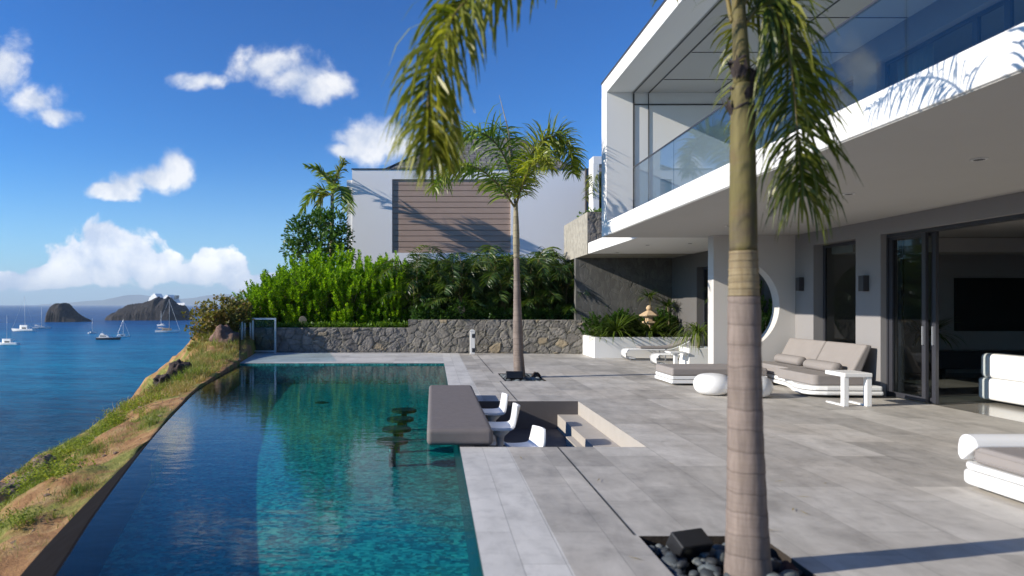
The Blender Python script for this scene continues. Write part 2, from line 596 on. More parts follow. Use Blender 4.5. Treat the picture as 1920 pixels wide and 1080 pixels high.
def mat_mosaic():
    m, t, bs = new_mat('pool_mosaic')
    co = obj_co(t)
    v1 = t.n('ShaderNodeTexVoronoi', {'distance': 'CHEBYCHEV'}, Vector=t.vmath('ADD', co, t.vmath('MULTIPLY', t.n('ShaderNodeTexNoise', None, Vector=co, Scale=7.0, Detail=3.0).outputs['Color'], (0.10, 0.10, 0.10)).outputs[0]).outputs[0], Scale=24.0)
    v1.inputs['Randomness'].default_value = 0.5
    sp = t.n('ShaderNodeSeparateColor', None, Color=v1.outputs['Color'])
    n = t.noise(co, 4.5, 7, 0.7, 1.2)
    f = t.math('ADD', t.math('MULTIPLY', sp.outputs[0], 0.45), t.math('MULTIPLY', n, 0.75))
    f = t.math('SUBTRACT', f, 0.06)
    c = t.ramp(f, [(0.2, (0.003, 0.045, 0.055)), (0.45, (0.008, 0.145, 0.15)), (0.66, (0.035, 0.31, 0.29)), (0.9, (0.20, 0.52, 0.38))])  # tile tones, contrast widened to paint in the caustic speckle
    t.set(bs, 'Base_Color', c)
    bs.inputs['Roughness'].default_value = 0.5
    return m
MT['mosaic'] = mat_mosaic()
MT['darkened_mosaic'] = plain('darkened_teal_tile', (0.012, 0.045, 0.05), 0.5, 0.4, 14.0, 0.0)  # darkened copy of the mosaic; the coping's dark reflection put into the colour

def mat_sea():
    m, t, bs = new_mat('sea_water')
    co = obj_co(t)
    big = t.noise(t.mapping(co, scale=(0.35, 1.0, 1)), 0.012, 4, 0.5)
    s = t.n('ShaderNodeSeparateXYZ', None, Vector=co)
    wob = t.math('ADD', s.outputs[1], t.math('MULTIPLY', t.math('SUBTRACT', big, 0.5), 160.0))
    c = t.ramp(t.mr(wob, 60.0, 700.0, 0.0, 1.0), [(0.0, (0.003, 0.055, 0.13)), (0.06, (0.003, 0.095, 0.20)), (0.16, (0.003, 0.20, 0.37)), (0.38, (0.004, 0.175, 0.37)), (0.75, (0.004, 0.095, 0.28)), (1.0, (0.004, 0.075, 0.24))])
    str1 = t.noise(t.mapping(co, rot=(0, 0, 0.15), scale=(0.30, 1.2, 1)), 0.35, 7, 0.68, 0.4)
    str2 = t.noise(t.mapping(co, scale=(0.12, 1.0, 1)), 0.05, 5, 0.6, 0.4)
    c = t.mix(t.mr(t.math('ADD', t.math('MULTIPLY', str1, 0.65), t.math('MULTIPLY', str2, 0.35)), 0.38, 0.62, 0.0, 1.0), t.mix(1.0, c, (0.50, 0.55, 0.62), 'MULTIPLY'), t.mix(1.0, c, (1.5, 1.35, 1.2), 'MULTIPLY'))  # bright and dark ripple facets painted into the water colour
    w1 = t.noise(t.mapping(co, rot=(0, 0, 0.3), scale=(0.5, 1.3, 1)), 0.22, 6, 0.6, 0.5)
    w2 = t.noise(t.mapping(co, scale=(0.7, 1.6, 1)), 0.9, 5, 0.6)
    w3 = t.noise(t.mapping(co, scale=(0.4, 1.2, 1)), 0.05, 4, 0.6)
    h = t.math('ADD', t.math('ADD', w1, t.math('MULTIPLY', w2, 0.4)), t.math('MULTIPLY', w3, 2.0))
    bp = t.n('ShaderNodeBump', None, Height=h, Strength=1.0, Distance=1.1)
    df = t.n('ShaderNodeBsdfDiffuse', None, Color=c)
    gl = t.n('ShaderNodeBsdfGlossy', None, Color=(1, 1, 1, 1), Roughness=0.10)
    t.L.new(bp.outputs[0], gl.inputs['Normal']); t.L.new(bp.outputs[0], df.inputs['Normal'])
    # chop keeps the mean facet tilted towards the eye, so the far sea never mirrors like a flat sheet
    fac = t.math('MINIMUM', schlick(t, 0.02, bp.outputs[0], 0.6), 0.22)
    mx = t.n('ShaderNodeMixShader', None, Fac=fac)
    t.L.new(df.outputs[0], mx.inputs[1]); t.L.new(gl.outputs[0], mx.inputs[2])
    t.N.remove(bs)
    out = next(n for n in t.N if n.type == 'OUTPUT_MATERIAL')
    t.L.new(mx.outputs[0], out.inputs[0])
    return m
MT['sea'] = mat_sea()

def mat_ground():
    m, t, bs = new_mat('headland_earth')
    co = obj_co(t)
    g = t.noise(co, 0.8, 7, 0.62, 0.5)
    e = t.noise(co, 3.5, 8, 0.7)
    earth = t.ramp(e, [(0.25, (0.15, 0.075, 0.035)), (0.5, (0.34, 0.185, 0.085)), (0.62, (0.42, 0.27, 0.125)), (0.8, (0.52, 0.40, 0.21))])
    grass = t.ramp(t.noise(co, 14.0, 5, 0.7), [(0.3, (0.08, 0.13, 0.02)), (0.7, (0.28, 0.31, 0.07))])
    c = t.mix(t.mr(g, 0.44, 0.56, 0.0, 0.8, True), earth, grass)
    t.set(bs, 'Base_Color', c)
    bs.inputs['Roughness'].default_value = 0.95
    bs.inputs['Specular IOR Level'].default_value = 0.2
    h = t.math('ADD', t.noise(co, 9.0, 8, 0.7), t.math('MULTIPLY', t.noise(co, 40.0, 5, 0.7), 0.4))
    bump(t, bs, h, 0.9, 0.05)
    return m
MT['ground'] = mat_ground()

def mat_rock(name, c1, c2, scale, d):
    m, t, bs = new_mat(name)
    co = obj_co(t)
    n = t.noise(co, scale, 9, 0.68, 0.4)
    t.set(bs, 'Base_Color', t.ramp(n, [(0.3, c1), (0.7, c2)]))
    bs.inputs['Roughness'].default_value = 0.92
    bump(t, bs, t.noise(co, scale * 2, 9, 0.72), 0.9, d)
    return m
MT['rock_dark'] = mat_rock('lava_rock', (0.022, 0.016, 0.014), (0.09, 0.06, 0.05), 5, 0.06)
MT['rock_tan'] = mat_rock('tan_boulder', (0.16, 0.10, 0.07), (0.36, 0.26, 0.19), 5, 0.05)
MT['islet'] = mat_rock('islet_rock', (0.008, 0.007, 0.009), (0.045, 0.036, 0.033), 0.22, 3.0)
MT['hill'] = plain('hill_scrub', (0.10, 0.12, 0.10), 0.95, 0.2, 0.002, 0.0)
MT['pebble'] = foliage('pebbles', [(0.0, (0.03, 0.033, 0.036)), (0.6, (0.10, 0.115, 0.12)), (1.0, (0.24, 0.26, 0.26))], trans=0.0, rough=0.6)

def mat_trunk(name, c1, c2, period, c3, rs=0.5, cs=0.4):
    m, t, bs = new_mat(name)
    co = obj_co(t)
    wob = t.noise(co, 3.0, 3)
    s = t.n('ShaderNodeSeparateXYZ', None, Vector=co)
    ph = t.math('ADD', t.math('DIVIDE', s.outputs[2], period), t.math('MULTIPLY', wob, 0.7))
    fr = t.math('FRACT', ph)
    ring = t.math('ADD', t.mr(fr, 0.0, 0.10, 1.0, 0.0), t.mr(fr, 0.93, 1.0, 0.0, 1.0))
    streak = t.noise(t.mapping(co, scale=(14, 14, 1.6)), 2.2, 6, 0.65)
    c = t.ramp(streak, [(0.25, c1), (0.75, c2)])
    blot = t.noise(co, 7.0, 6, 0.6)
    c = t.mix(t.mr(blot, 0.52, 0.68, 0, 0.6), c, c3)
    cell = t.math('FRACT', t.math('MULTIPLY', t.math('SINE', t.math('MULTIPLY', t.math('FLOOR', ph), 12.9)), 43.7))
    c = t.mix(cs, c, t.mix(1.0, c, t.ramp(cell, [(0.0, (0.6, 0.58, 0.56)), (1.0, (1.25, 1.22, 1.2))]), 'MULTIPLY'))
    c = t.mix(t.math('MULTIPLY', ring, rs), c, (0.07, 0.05, 0.045))
    fine = t.noise(t.mapping(co, scale=(1, 1, 30)), 2.0, 5, 0.6)
    c = t.mix(t.mr(fine, 0.5, 0.7, 0, 0.35), c, (0.12, 0.085, 0.07))
    t.set(bs, 'Base_Color', c)
    bs.inputs['Roughness'].default_value = 0.8
    h = t.math('SUBTRACT', t.math('MULTIPLY', streak, 0.6), t.math('MULTIPLY', ring, 0.5))
    bump(t, bs, h, 0.5, 0.01)
    return m
MT['trunk'] = mat_trunk('palm_trunk', (0.13, 0.10, 0.085), (0.27, 0.215, 0.185), 0.125, (0.20, 0.155, 0.125), 0.34, 0.30)
MT['shaft'] = mat_trunk('palm_crownshaft', (0.095, 0.080, 0.022), (0.185, 0.155, 0.055), 3.0, (0.14, 0.095, 0.04))
MT['shaft_pale'] = mat_trunk('palm_young_shaft', (0.20, 0.17, 0.11), (0.38, 0.33, 0.22), 0.16, (0.30, 0.28, 0.16))
MT['band'] = mat_trunk('palm_ring_scars', (0.15, 0.105, 0.045), (0.30, 0.245, 0.15), 0.042, (0.20, 0.125, 0.05))
MT['husk'] = plain('dry_sheath', (0.035, 0.024, 0.022), 0.8, 0.4, 12.0, 0.3)
MT['frond'] = foliage('palm_leaflets', [(0.0, (0.045, 0.070, 0.008)), (0.45, (0.11, 0.135, 0.015)), (0.8, (0.22, 0.21, 0.03)), (0.93, (0.36, 0.30, 0.09)), (1.0, (0.42, 0.30, 0.17))], 0.35, 0.38)
MT['frond_gold'] = foliage('palm_leaflets_sunny', [(0.0, (0.06, 0.095, 0.008)), (0.4, (0.17, 0.19, 0.02)), (0.8, (0.32, 0.31, 0.045)), (1.0, (0.48, 0.40, 0.17))], 0.4, 0.38)
MT['frond_young'] = foliage('palm_leaflets_young', [(0.0, (0.045, 0.10, 0.012)), (0.5, (0.13, 0.21, 0.022)), (0.85, (0.26, 0.32, 0.04)), (1.0, (0.46, 0.42, 0.14))], 0.35, 0.38)
MT['frond_sun'] = foliage('palm_leaflets_bright', [(0.0, (0.07, 0.11, 0.010)), (0.4, (0.20, 0.24, 0.02)), (0.8, (0.36, 0.36, 0.045)), (1.0, (0.46, 0.40, 0.13))], 0.4, 0.36)
MT['areca'] = foliage('areca_leaflets', [(0.0, (0.018, 0.045, 0.008)), (0.5, (0.045, 0.095, 0.014)), (0.9, (0.13, 0.17, 0.025)), (1.0, (0.34, 0.24, 0.05))], 0.35, 0.4)
MT['rachis'] = plain('palm_rachis', (0.17, 0.13, 0.04), 0.6, 0.2, 6.0, 0.0)
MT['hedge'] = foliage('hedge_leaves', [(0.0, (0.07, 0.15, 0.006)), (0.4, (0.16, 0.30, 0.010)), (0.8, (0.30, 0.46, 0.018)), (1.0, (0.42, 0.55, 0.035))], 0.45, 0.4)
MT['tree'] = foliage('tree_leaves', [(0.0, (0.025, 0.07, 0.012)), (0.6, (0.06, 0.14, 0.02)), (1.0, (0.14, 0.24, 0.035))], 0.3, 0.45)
MT['cover'] = foliage('ground_cover_leaves', [(0.0, (0.05, 0.12, 0.01)), (0.6, (0.12, 0.22, 0.02)), (1.0, (0.22, 0.32, 0.03))], 0.35, 0.5)
MT['seagrape'] = foliage('coastal_leaves', [(0.0, (0.06, 0.08, 0.02)), (0.45, (0.15, 0.15, 0.03)), (0.8, (0.24, 0.19, 0.06)), (1.0, (0.24, 0.12, 0.06))], 0.3, 0.5)
MT['yucca'] = foliage('sword_leaves', [(0.0, (0.03, 0.06, 0.01)), (0.6, (0.10, 0.15, 0.02)), (1.0, (0.26, 0.28, 0.08))], 0.3, 0.4)
MT['weed'] = foliage('weed_leaves', [(0.0, (0.10, 0.15, 0.012)), (0.6, (0.30, 0.36, 0.025)), (1.0, (0.48, 0.50, 0.07))], 0.35, 0.5)
MT['grass'] = foliage('grass_blades', [(0.0, (0.08, 0.13, 0.02)), (0.6, (0.20, 0.25, 0.045)), (1.0, (0.40, 0.37, 0.12))], 0.3, 0.6)
MT['dry'] = foliage('dry_blades', [(0.0, (0.22, 0.15, 0.05)), (0.6, (0.44, 0.33, 0.13)), (1.0, (0.60, 0.48, 0.24))], 0.3, 0.6)

def mat_roof():
    m, t, bs = new_mat('grey_shingles')
    co = obj_co(t)
    s = t.n('ShaderNodeSeparateXYZ', None, Vector=co)
    vec = t.n('ShaderNodeCombineXYZ', None, X=s.outputs[0], Y=t.math('MULTIPLY', s.outputs[2], 2.2), Z=0.0).outputs[0]
    br = t.n('ShaderNodeTexBrick', None, Vector=vec, Color1=(0.13, 0.12, 0.115, 1), Color2=(0.25, 0.235, 0.22, 1), Mortar=(0.05, 0.048, 0.045, 1), Scale=1.0)
    br.inputs['Brick Width'].default_value = 0.5
    br.inputs['Row Height'].default_value = 0.34
    br.inputs['Mortar Size'].default_value = 0.03
    t.set(bs, 'Base_Color', br.outputs[0])
    bs.inputs['Roughness'].default_value = 0.85
    bump(t, bs, t.math('SUBTRACT', 1.0, br.outputs['Fac']), 0.6, 0.04)
    return m
MT['roof'] = mat_roof()
MT['slat'] = plain('brown_boards', (0.42, 0.30, 0.235), 0.75, 0.12, 2.0, 0.1)
MT['dark_roof'] = plain('dark_metal_roof', (0.035, 0.028, 0.03), 0.5, 0.15, 1.0, 0.0)

# ================================================================== SETTING
WATER = -0.04
EDGE = [(-3, -0.42), (0, -1.1), (4.02, -2.25), (5.48, -2.68), (8.13, -3.38), (11, -4.05), (13.7, -4.61), (18.6, -5.27), (23, -5.95), (30, -7.0), (60, -12.0)]
_ec = curve_pts([(x, y, 0) for (y, x) in EDGE[:9]], 81)
ETAB = [(p.y, p.x) for p in _ec] + [(30, -7.0), (60, -12.0), (200, -40)]
ETAB.sort()
def edge_x(Y):
    return interp(ETAB, Y)

# ---- sea
m = MB()
m.quad((-19000, -19000, -15), (19000, -19000, -15), (19000, 19000, -15), (-19000, 19000, -15))
structure(m.build('sea', MT['sea'], origin=(0, 0, -15)))

# ---- headland: one sheet from under the terrace out over the ridge and down into the sea
BASE = [(0, -0.48), (3, -0.37), (4.65, -0.28), (6, -0.21), (8.1, -0.05), (10, -0.02), (18, 0.03), (20, 0.12), (23, 0.35), (30, 0.7), (60, 1.5)]
RIDGE = [(0, 3.4), (4.6, 2.7), (8.6, 1.85), (9.7, 1.6), (14.4, 1.12), (15.5, 0.95), (18, 0.95), (21, 1.15), (30, 2.0), (60, 4.0)]
RZ = [(0, -1.5), (6, -1.02), (8.6, -0.80), (9.7, -0.66), (14.4, -0.34), (16, -0.15), (21, 0.22), (24, 0.8), (30, 1.0), (60, 1.6)]
BATTER = [(1, .56), (4.65, .37), (6.08, .26), (8.3, .02), (30, .02)]
def land_z(off, Y):
    b, r, rz = interp(BASE, Y), interp(RIDGE, Y), interp(RZ, Y)
    X = edge_x(Y) - off
    if off < 0:
        return -1.4
    nz = mnoise.fractal(Vector((X * 0.9, Y * 0.9, 0.3)), 0.8, 2.0, 5)
    if off <= r:
        t = off / r
        z = b + (rz - b) * t + 0.05 * nz * min(1, off * 1.5) + 0.12 * math.sin(t * math.pi) * (0.4 + nz)
        z -= 0.0
    else:
        d = off - r
        z = rz + 0.05 * nz - 0.35 * min(d, 0.6) - 1.05 * max(0, d - 0.6) + 0.5 * nz * min(1, d * 0.4)
    mx, my = X + 6.9, Y - 22.6
    z += 0.30 * math.exp(-(mx * mx / 1.2 + my * my / 5.0)) if off > 0 else 0
    if off < interp(BATTER, Y): z -= 0.3
    return max(z, -19)
offs = [-90, -60, -30, -12, -6, -3, -0.30, -0.12, 0.02] + [0.02 + 0.085 * k for k in range(1, 42)] + [3.8, 4.2, 4.8, 5.6, 6.6, 8, 10, 13, 17, 22, 30]
ys = [-40, -20, -10, -4, 0] + [1.5 + 0.11 * k for k in range(0, 230)] + [27.5, 29, 31, 34, 38, 43, 50, 60, 80, 120]
m = MB()
for Y in ys:
    for o_ in offs:
        m.v.append(Vector((edge_x(Y) - o_, Y, land_z(o_, Y))))
no = len(offs)
for j in range(len(ys) - 1):
    for i in range(no - 1):
        a = j * no + i
        m.f.append((a, a + no, a + no + 1, a + 1))
structure(clean_normals(m.build('ground', MT['ground'], smooth=True, origin=(0, 0, 0))))

# ---- pool basin, water, overflow wall
PY0, PY1, PX1 = -2.5, 18.6, 0.30
pe = [(edge_x(PY0 + (PY1 - PY0) * k / 60), PY0 + (PY1 - PY0) * k / 60) for k in range(61)]
FLOOR = -0.56
m = MB()
i0 = len(m.v)
for (x, y) in pe:
    m.v.append(Vector((x, y, FLOOR))); m.v.append(Vector((PX1, y, FLOOR)))
    m.v.append(Vector((x, y, WATER - 0.006)))
    m.v.append(Vector((PX1, y, -0.008)))
for k in range(60):
    a = 4 * k; b = a + 4
    m.f.append((a, a + 1, b + 1, b))
e = 240
m.f.append((e, e + 1, e + 3, e + 2))
m.v += [Vector((pe[-1][0], PY1, -0.008)), Vector((pe[0][0], PY0, -0.008))]
m.f.append((e + 2, e + 3, 244)); m.f.append((0, 2, 3, 1))
structure(m.build('pool_basin', MT['mosaic'], origin=(0, 0, 0)))
m = MB()
for (x, y) in pe:
    m.v.append(Vector((x, y, FLOOR))); m.v.append(Vector((x, y, WATER - 0.006)))
for k in range(60):
    m.f.append((2 * k + 1, 2 * k, 2 * k + 2, 2 * k + 3))
structure(m.build('weir_wall', MT['overflow'], origin=(0, 0, 0)))
m = MB()
m.quad((PX1, PY1, FLOOR), (PX1, PY0, FLOOR), (PX1, PY0, -0.008), (PX1, PY1, -0.008))
structure(m.build('pool_wall', MT['darkened_mosaic'], origin=(0, 0, 0)))
m = MB()
for (x, y) in pe:
    m.v.append(Vector((x, y, WATER))); m.v.append(Vector((PX1, y, WATER)))
for k in range(60):
    m.f.append((2 * k, 2 * k + 1, 2 * k + 3, 2 * k + 2))
structure(m.build('pool_water', MT['pool_water'], origin=(0, 0, 0)))
m = MB()
for (x, y) in pe:
    ww = interp(BATTER, y) + 0.03
    m.v.append(Vector((x - 0.001, y, WATER - 0.004))); m.v.append(Vector((x - 0.025, y, WATER - 0.006)))
    m.v.append(Vector((x - ww - 0.01, y, WATER - 0.02 - 0.565 * ww)))
    m.v.append(Vector((x - ww - 0.012, y, WATER - 0.6 - 0.565 * ww)))
for k in range(60):
    a = 4 * k
    m.f.append((a, a + 4, a + 5, a + 1)); m.f.append((a + 1, a + 5, a + 6, a + 2)); m.f.append((a + 2, a + 6, a + 7, a + 3))
structure(clean_normals(m.build('overflow_wall', MT['overflow'], origin=(0, 0, 0))))

# ---- terrace paving (one sheet with openings), coping, drain slot, painted trunk shadow
RX0, RX1, RY0, RY1 = PX1, 2.40, 7.67, 11.30          # sunken bar recess
PIT1 = (1.42, 2.26, 3.55, 4.72)
PIT2 = (1.50, 2.38, 14.25, 15.85)
def sheet(name, mat, rects, holes, z, skirt=0.0):
    xs = sorted({r[0] for r in rects} | {r[1] for r in rects} | {h[0] for h in holes} | {h[1] for h in holes})
    ys_ = sorted({r[2] for r in rects} | {r[3] for r in rects} | {h[2] for h in holes} | {h[3] for h in holes})
    mb = MB()
    for x0, x1 in zip(xs, xs[1:]):
        for y0, y1 in zip(ys_, ys_[1:]):
            cx, cy = (x0 + x1) / 2, (y0 + y1) / 2
            if any(r[0] < cx < r[1] and r[2] < cy < r[3] for r in rects) and not any(h[0] < cx < h[1] and h[2] < cy < h[3] for h in holes):
                mb.quad((x0, y0, z), (x1, y0, z), (x1, y1, z), (x0, y1, z))
    return structure(mb.build(name, mat, origin=(0, 0, 0)))
HOLES = [(RX0, RX1, RY0, RY1), PIT1, PIT2]
sheet('terrace', MT['deck'], [(0.84, 8.0, -6, 22.4)], HOLES, 0.0)
sheet('pool_coping', MT['coping'], [(PX1, 0.84, -6, 22.75)], HOLES, 0.0)
m = MB()
m.v = [Vector((edge_x(PY1), PY1, 0)), Vector((PX1, PY1, 0)), Vector((PX1, 22.75, 0)), Vector((-6.2, 23.0, 0))]
m.f = [(0, 1, 2, 3)]
structure(m.build('far_terrace', MT['far_deck'], origin=(0, 0, 0)))
m = MB()
for (a, b) in ((-6, PIT1[2] - 0.01), (PIT1[3] + 0.01, RY0 - 0.01), (RY1 + 0.01, PIT2[2] - 0.01), (PIT2[3] + 0.01, 21.5)):
    m.quad((1.388, a, 0.004), (1.402, a, 0.004), (1.402, b, 0.004), (1.388, b, 0.004))
m.quad((2.5, 15.0, 0.004), (4.6, 15.0, 0.004), (4.6, 15.012, 0.004), (2.5, 15.012, 0.004))  # thin dark strip painted as the far palm trunk's cast shadow
structure(m.build('drain_slot_and_shadow', MT['drain'], origin=(0, 0, 0)))

# planting pits in the terrace
for pit in (PIT1, PIT2):
    m = MB()
    x0, x1, y0, y1 = pit
    z0 = -0.12
    m.quad((x0, y0, z0), (x1, y0, z0), (x1, y1, z0), (x0, y1, z0))
    m.quad((x0, y0, z0), (x0, y1, z0), (x0, y1, 0), (x0, y0, 0))
    m.quad((x1, y1, z0), (x1, y0, z0), (x1, y0, 0), (x1, y1, 0))
    m.quad((x1, y0, z0), (x0, y0, z0), (x0, y0, 0), (x1, y0, 0))
    m.quad((x0, y1, z0), (x1, y1, z0), (x1, y1, 0), (x0, y1, 0))
    structure(m.build('planting_pit', MT['soil'], origin=((x0 + x1) / 2, (y0 + y1) / 2, z0)))

# sunken recess with its steps
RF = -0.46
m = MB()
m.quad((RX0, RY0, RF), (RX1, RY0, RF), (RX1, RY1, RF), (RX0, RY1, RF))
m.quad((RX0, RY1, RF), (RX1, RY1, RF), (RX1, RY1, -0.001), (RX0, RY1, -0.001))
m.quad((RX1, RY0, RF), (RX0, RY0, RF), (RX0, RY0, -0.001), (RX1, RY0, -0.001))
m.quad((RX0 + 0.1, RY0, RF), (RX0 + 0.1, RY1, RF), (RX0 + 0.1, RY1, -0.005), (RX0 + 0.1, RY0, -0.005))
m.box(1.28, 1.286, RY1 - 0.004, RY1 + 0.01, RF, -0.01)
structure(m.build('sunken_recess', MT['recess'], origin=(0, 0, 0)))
m = MB()
m.quad((RX1, RY0, RF), (RX1, RY1, RF), (RX1, RY1, -0.001), (RX1, RY0, -0.001))
m.box(2.06, RX1 - 0.002, RY0 + 0.004, RY1 - 0.004, RF, -0.22)
m.box(1.96, 2.058, RY0 + 0.004, RY0 + 2.4, RF, -0.345)
structure(m.build('recess_steps', MT['step'], origin=(0, 0, 0)))

# ---- far hills beyond the sea
def ridge_mesh(name, prof, Y, depth, base, mat, nscale, namp, nx=120, ny=14):
    """prof: (pixel x, pixel y) skyline of something Y metres away; built as a rounded body of real depth"""
    tab = [(P(x, 0, Y).x, P(0, y, Y).z) for (x, y) in prof]
    x0, x1 = tab[0][0], tab[-1][0]
    mb = MB()
    for j in range(ny):
        vv = -1 + 2 * j / (ny - 1)
        for i in range(nx):
            X = x0 + (x1 - x0) * i / (nx - 1)
            top = interp(tab, X)
            nz = mnoise.fractal(Vector((X * nscale, vv * depth * nscale, 1.7)), 0.9, 2.1, 6)
            nz += 0.8 * (abs(mnoise.noise(Vector((X * nscale * 3.5, vv * depth * nscale * 3.5, 4.0)))) - .3) + 0.35 * mnoise.fractal(Vector((X * nscale * 9, vv * depth * nscale * 9, 8.0)), .8, 2.1, 4)
            ends = min(1.0, 6.0 * min(i, nx - 1 - i) / nx)
            hgt = (top - base) * max(0.0, 1 - abs(vv) ** 2.2) ** 0.6
            z = base + hgt + nz * namp * (0.25 + 0.75 * min(1, hgt / (0.3 * namp + 1e-6) / 4)) * ends * (1 - abs(vv) ** 3)
            yy = Y + vv * depth * (0.35 + 0.65 * ends) + nz * namp * 0.8 * (1 if abs(vv) < 0.99 else 0)
            mb.v.append(Vector((X, yy, z if abs(vv) < 0.99 else base - 0.2 * (top - base))))
    for j in range(ny - 1):
        for i in range(nx - 1):
            a = j * nx + i
            mb.f.append((a, a + 1, a + nx + 1, a + nx))
    return clean_normals(mb.build(name, mat, smooth=True))
hl = ridge_mesh('hills', [(95, 570), (140, 568), (165, 566), (190, 564), (230, 561), (262, 552), (275, 556), (300, 558), (340, 561), (380, 558), (400, 553), (430, 551), (470, 556), (520, 560), (580, 556), (640, 566), (700, 570)],
                15000, 1500, -20, MT['hill'], 0.0008, 16)
structure(hl)

# ---- rock islets out in the bay
o = ridge_mesh('rock_islet', [(90, 604), (92, 592), (97, 577), (102, 571), (114, 569.5), (120, 566.5), (127, 571), (135, 581), (143, 590), (155, 597), (170, 604)], 664, 17, -15.5, MT['islet'], 0.13, 1.7, 110, 26)
tag(o, 'small dark conical rock islet rising from the sea, with a low tail on its right', 'islet')
o = ridge_mesh('rock_islet', [(201, 602), (206, 591), (215, 586), (222, 588), (230, 579), (240, 573), (262, 570), (275, 566), (290, 561), (298, 557), (304, 563), (311, 560), (318, 557), (325, 566), (332, 572), (345, 573), (352, 580), (356, 590), (358, 602)], 733, 24, -15.5, MT['islet'], 0.12, 1.8, 170, 26)
tag(o, 'long dark rock islet with a notched top, in front of the white cruise ship', 'islet')

# ---- villa
VX, BX = 3.76, 7.8                 # fascia plane, ground-floor rear wall plane
CEIL, SLAB = 3.10, 3.40
villa = thing('villa', 'modern white two storey villa with deep overhanging upper box, glass balustrade and open ground floor', 'house', (BX, 12, 0))
YN = -4.0                          # the near end, behind the camera
def vp(name, mb, mat, label=None, bevel=0.0, parent=None, smooth=False):
    o = mb.build(name, mat, parent or villa, bevel=bevel, smooth=smooth)
    if label: o['label'] = label
    return o
# floor slab with its bright fascia, soffit sheet below it
m = MB(); m.box(VX, 16, YN, 15.23, CEIL + 0.004, SLAB)
vp('floor_slab', m, MT['white'], bevel=0.012)
m = MB(); m.box(4.68, 16, 15.235, 22.4, CEIL + 0.03, SLAB + 0.06)
vp('canopy', m, MT['white'], bevel=0.012)
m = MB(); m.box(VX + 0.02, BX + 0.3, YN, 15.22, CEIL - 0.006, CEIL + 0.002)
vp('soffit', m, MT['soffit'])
# roof and end wall of the upper box
m = MB(); m.box(VX, 16, YN, 15.23, 6.20, 6.50)
vp('roof', m, MT['white'], bevel=0.012)
m = MB(); m.box(VX - 0.012, 16, YN, 15.245, 6.503, 6.54)
vp('roof_flashing', m, MT['dark_frame'])
m = MB(); m.box(VX, 16, 14.80, 15.228, SLAB + 0.002, 6.198)
vp('end_wall', m, MT['white'])
m = MB(); m.box(VX + 0.55, 16, YN, 14.79, 6.188, 6.197)
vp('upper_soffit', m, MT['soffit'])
m = MB()
for x in (4.33, 4.66, 6.1):
    m.box(x, x + 0.025, YN, 14.78, 6.176, 6.187)
for k in range(9):
    y = 13.9 - k * 1.5
    m.box(4.7, 7.58, y, y + 0.014, 6.178, 6.187)
vp('ceiling_groove', m, MT['dark_line'])
m = MB()
m.box(4.33, 4.36, 14.775, 14.797, SLAB, 6.17); m.box(4.66, 4.675, 14.78, 14.797, SLAB, 6.17)
m.box(4.36, 7.58, 14.78, 14.797, 5.92, 5.945)
vp('wall_groove', m, MT['dark_line'])
# upper rear wall with windows, right side closed
UX = 7.6
m = MB()
UW = [(13.3, 12.35, 5.75), (11.7, 2.0, 5.75)]
m.box(UX, UX + 0.2, 13.3, 14.798, SLAB + 0.002, 6.186)
m.box(UX, UX + 0.2, 11.7, 12.35, SLAB + 0.002, 6.186)
m.box(UX, UX + 0.2, 12.351, 13.299, 5.75, 6.186)
m.box(UX, UX + 0.2, YN, 11.699, 5.75, 6.186)
vp('upper_wall', m, MT['house_grey'])
m = MB(); m.box(15.8, 16, YN, 14.79, SLAB + 0.003, 6.19); m.box(UX + 0.3, 15.7, YN, YN + 0.2, SLAB + 0.003, 6.19)
vp('room_wall', m, MT['room'])
def window(x, y0, y1, z0, z1, mull, depth=0.05, fw=0.05):
    fr = MB()
    fr.box(x, x + depth, y0, y0 + fw, z0, z1); fr.box(x, x + depth, y1 - fw, y1, z0, z1)
    fr.box(x + 0.002, x + depth - 0.002, y0 + fw, y1 - fw, z1 - fw, z1); fr.box(x + 0.002, x + depth - 0.002, y0 + fw, y1 - fw, z0, z0 + fw)
    for yy in mull:
        fr.box(x - 0.004, x + depth + 0.004, yy - 0.045, yy + 0.045, z0 + fw, z1 - fw)
    f = fr.build('window', MT['dark_frame'], villa)
    pn = MB(); pn.quad((x + depth / 2, y0 + fw, z0 + fw), (x + depth / 2, y1 - fw, z0 + fw), (x + depth / 2, y1 - fw, z1 - fw), (x + depth / 2, y0 + fw, z1 - fw))
    pn.build('pane', MT['pane'], f)
    return f
window(UX + 0.12, 12.36, 13.29, SLAB + 0.01, 5.74, [])
window(UX + 0.14, 2.0, 11.69, SLAB + 0.01, 5.74, [9.75, 9.2, 6.5, 4.2])
# glass balustrade along the balcony: three big panes with open joints and a slim top rail
GX = 4.34
for (y0, y1) in ((12.35, 14.77), (9.32, 12.33), (6.28, 9.30), (3.25, 6.26), (0.2, 3.23), (-2.8, 0.18)):
    m = MB(); m.box(GX, GX + 0.018, y0, y1, SLAB + 0.01, 4.56)
    g = vp('glass_panel', m, MT['glass'])
    r_ = MB(); r_.box(GX - 0.006, GX + 0.024, y0, y1, 4.562, 4.585)
    r_.build('rail', MT['dark_frame'], g)
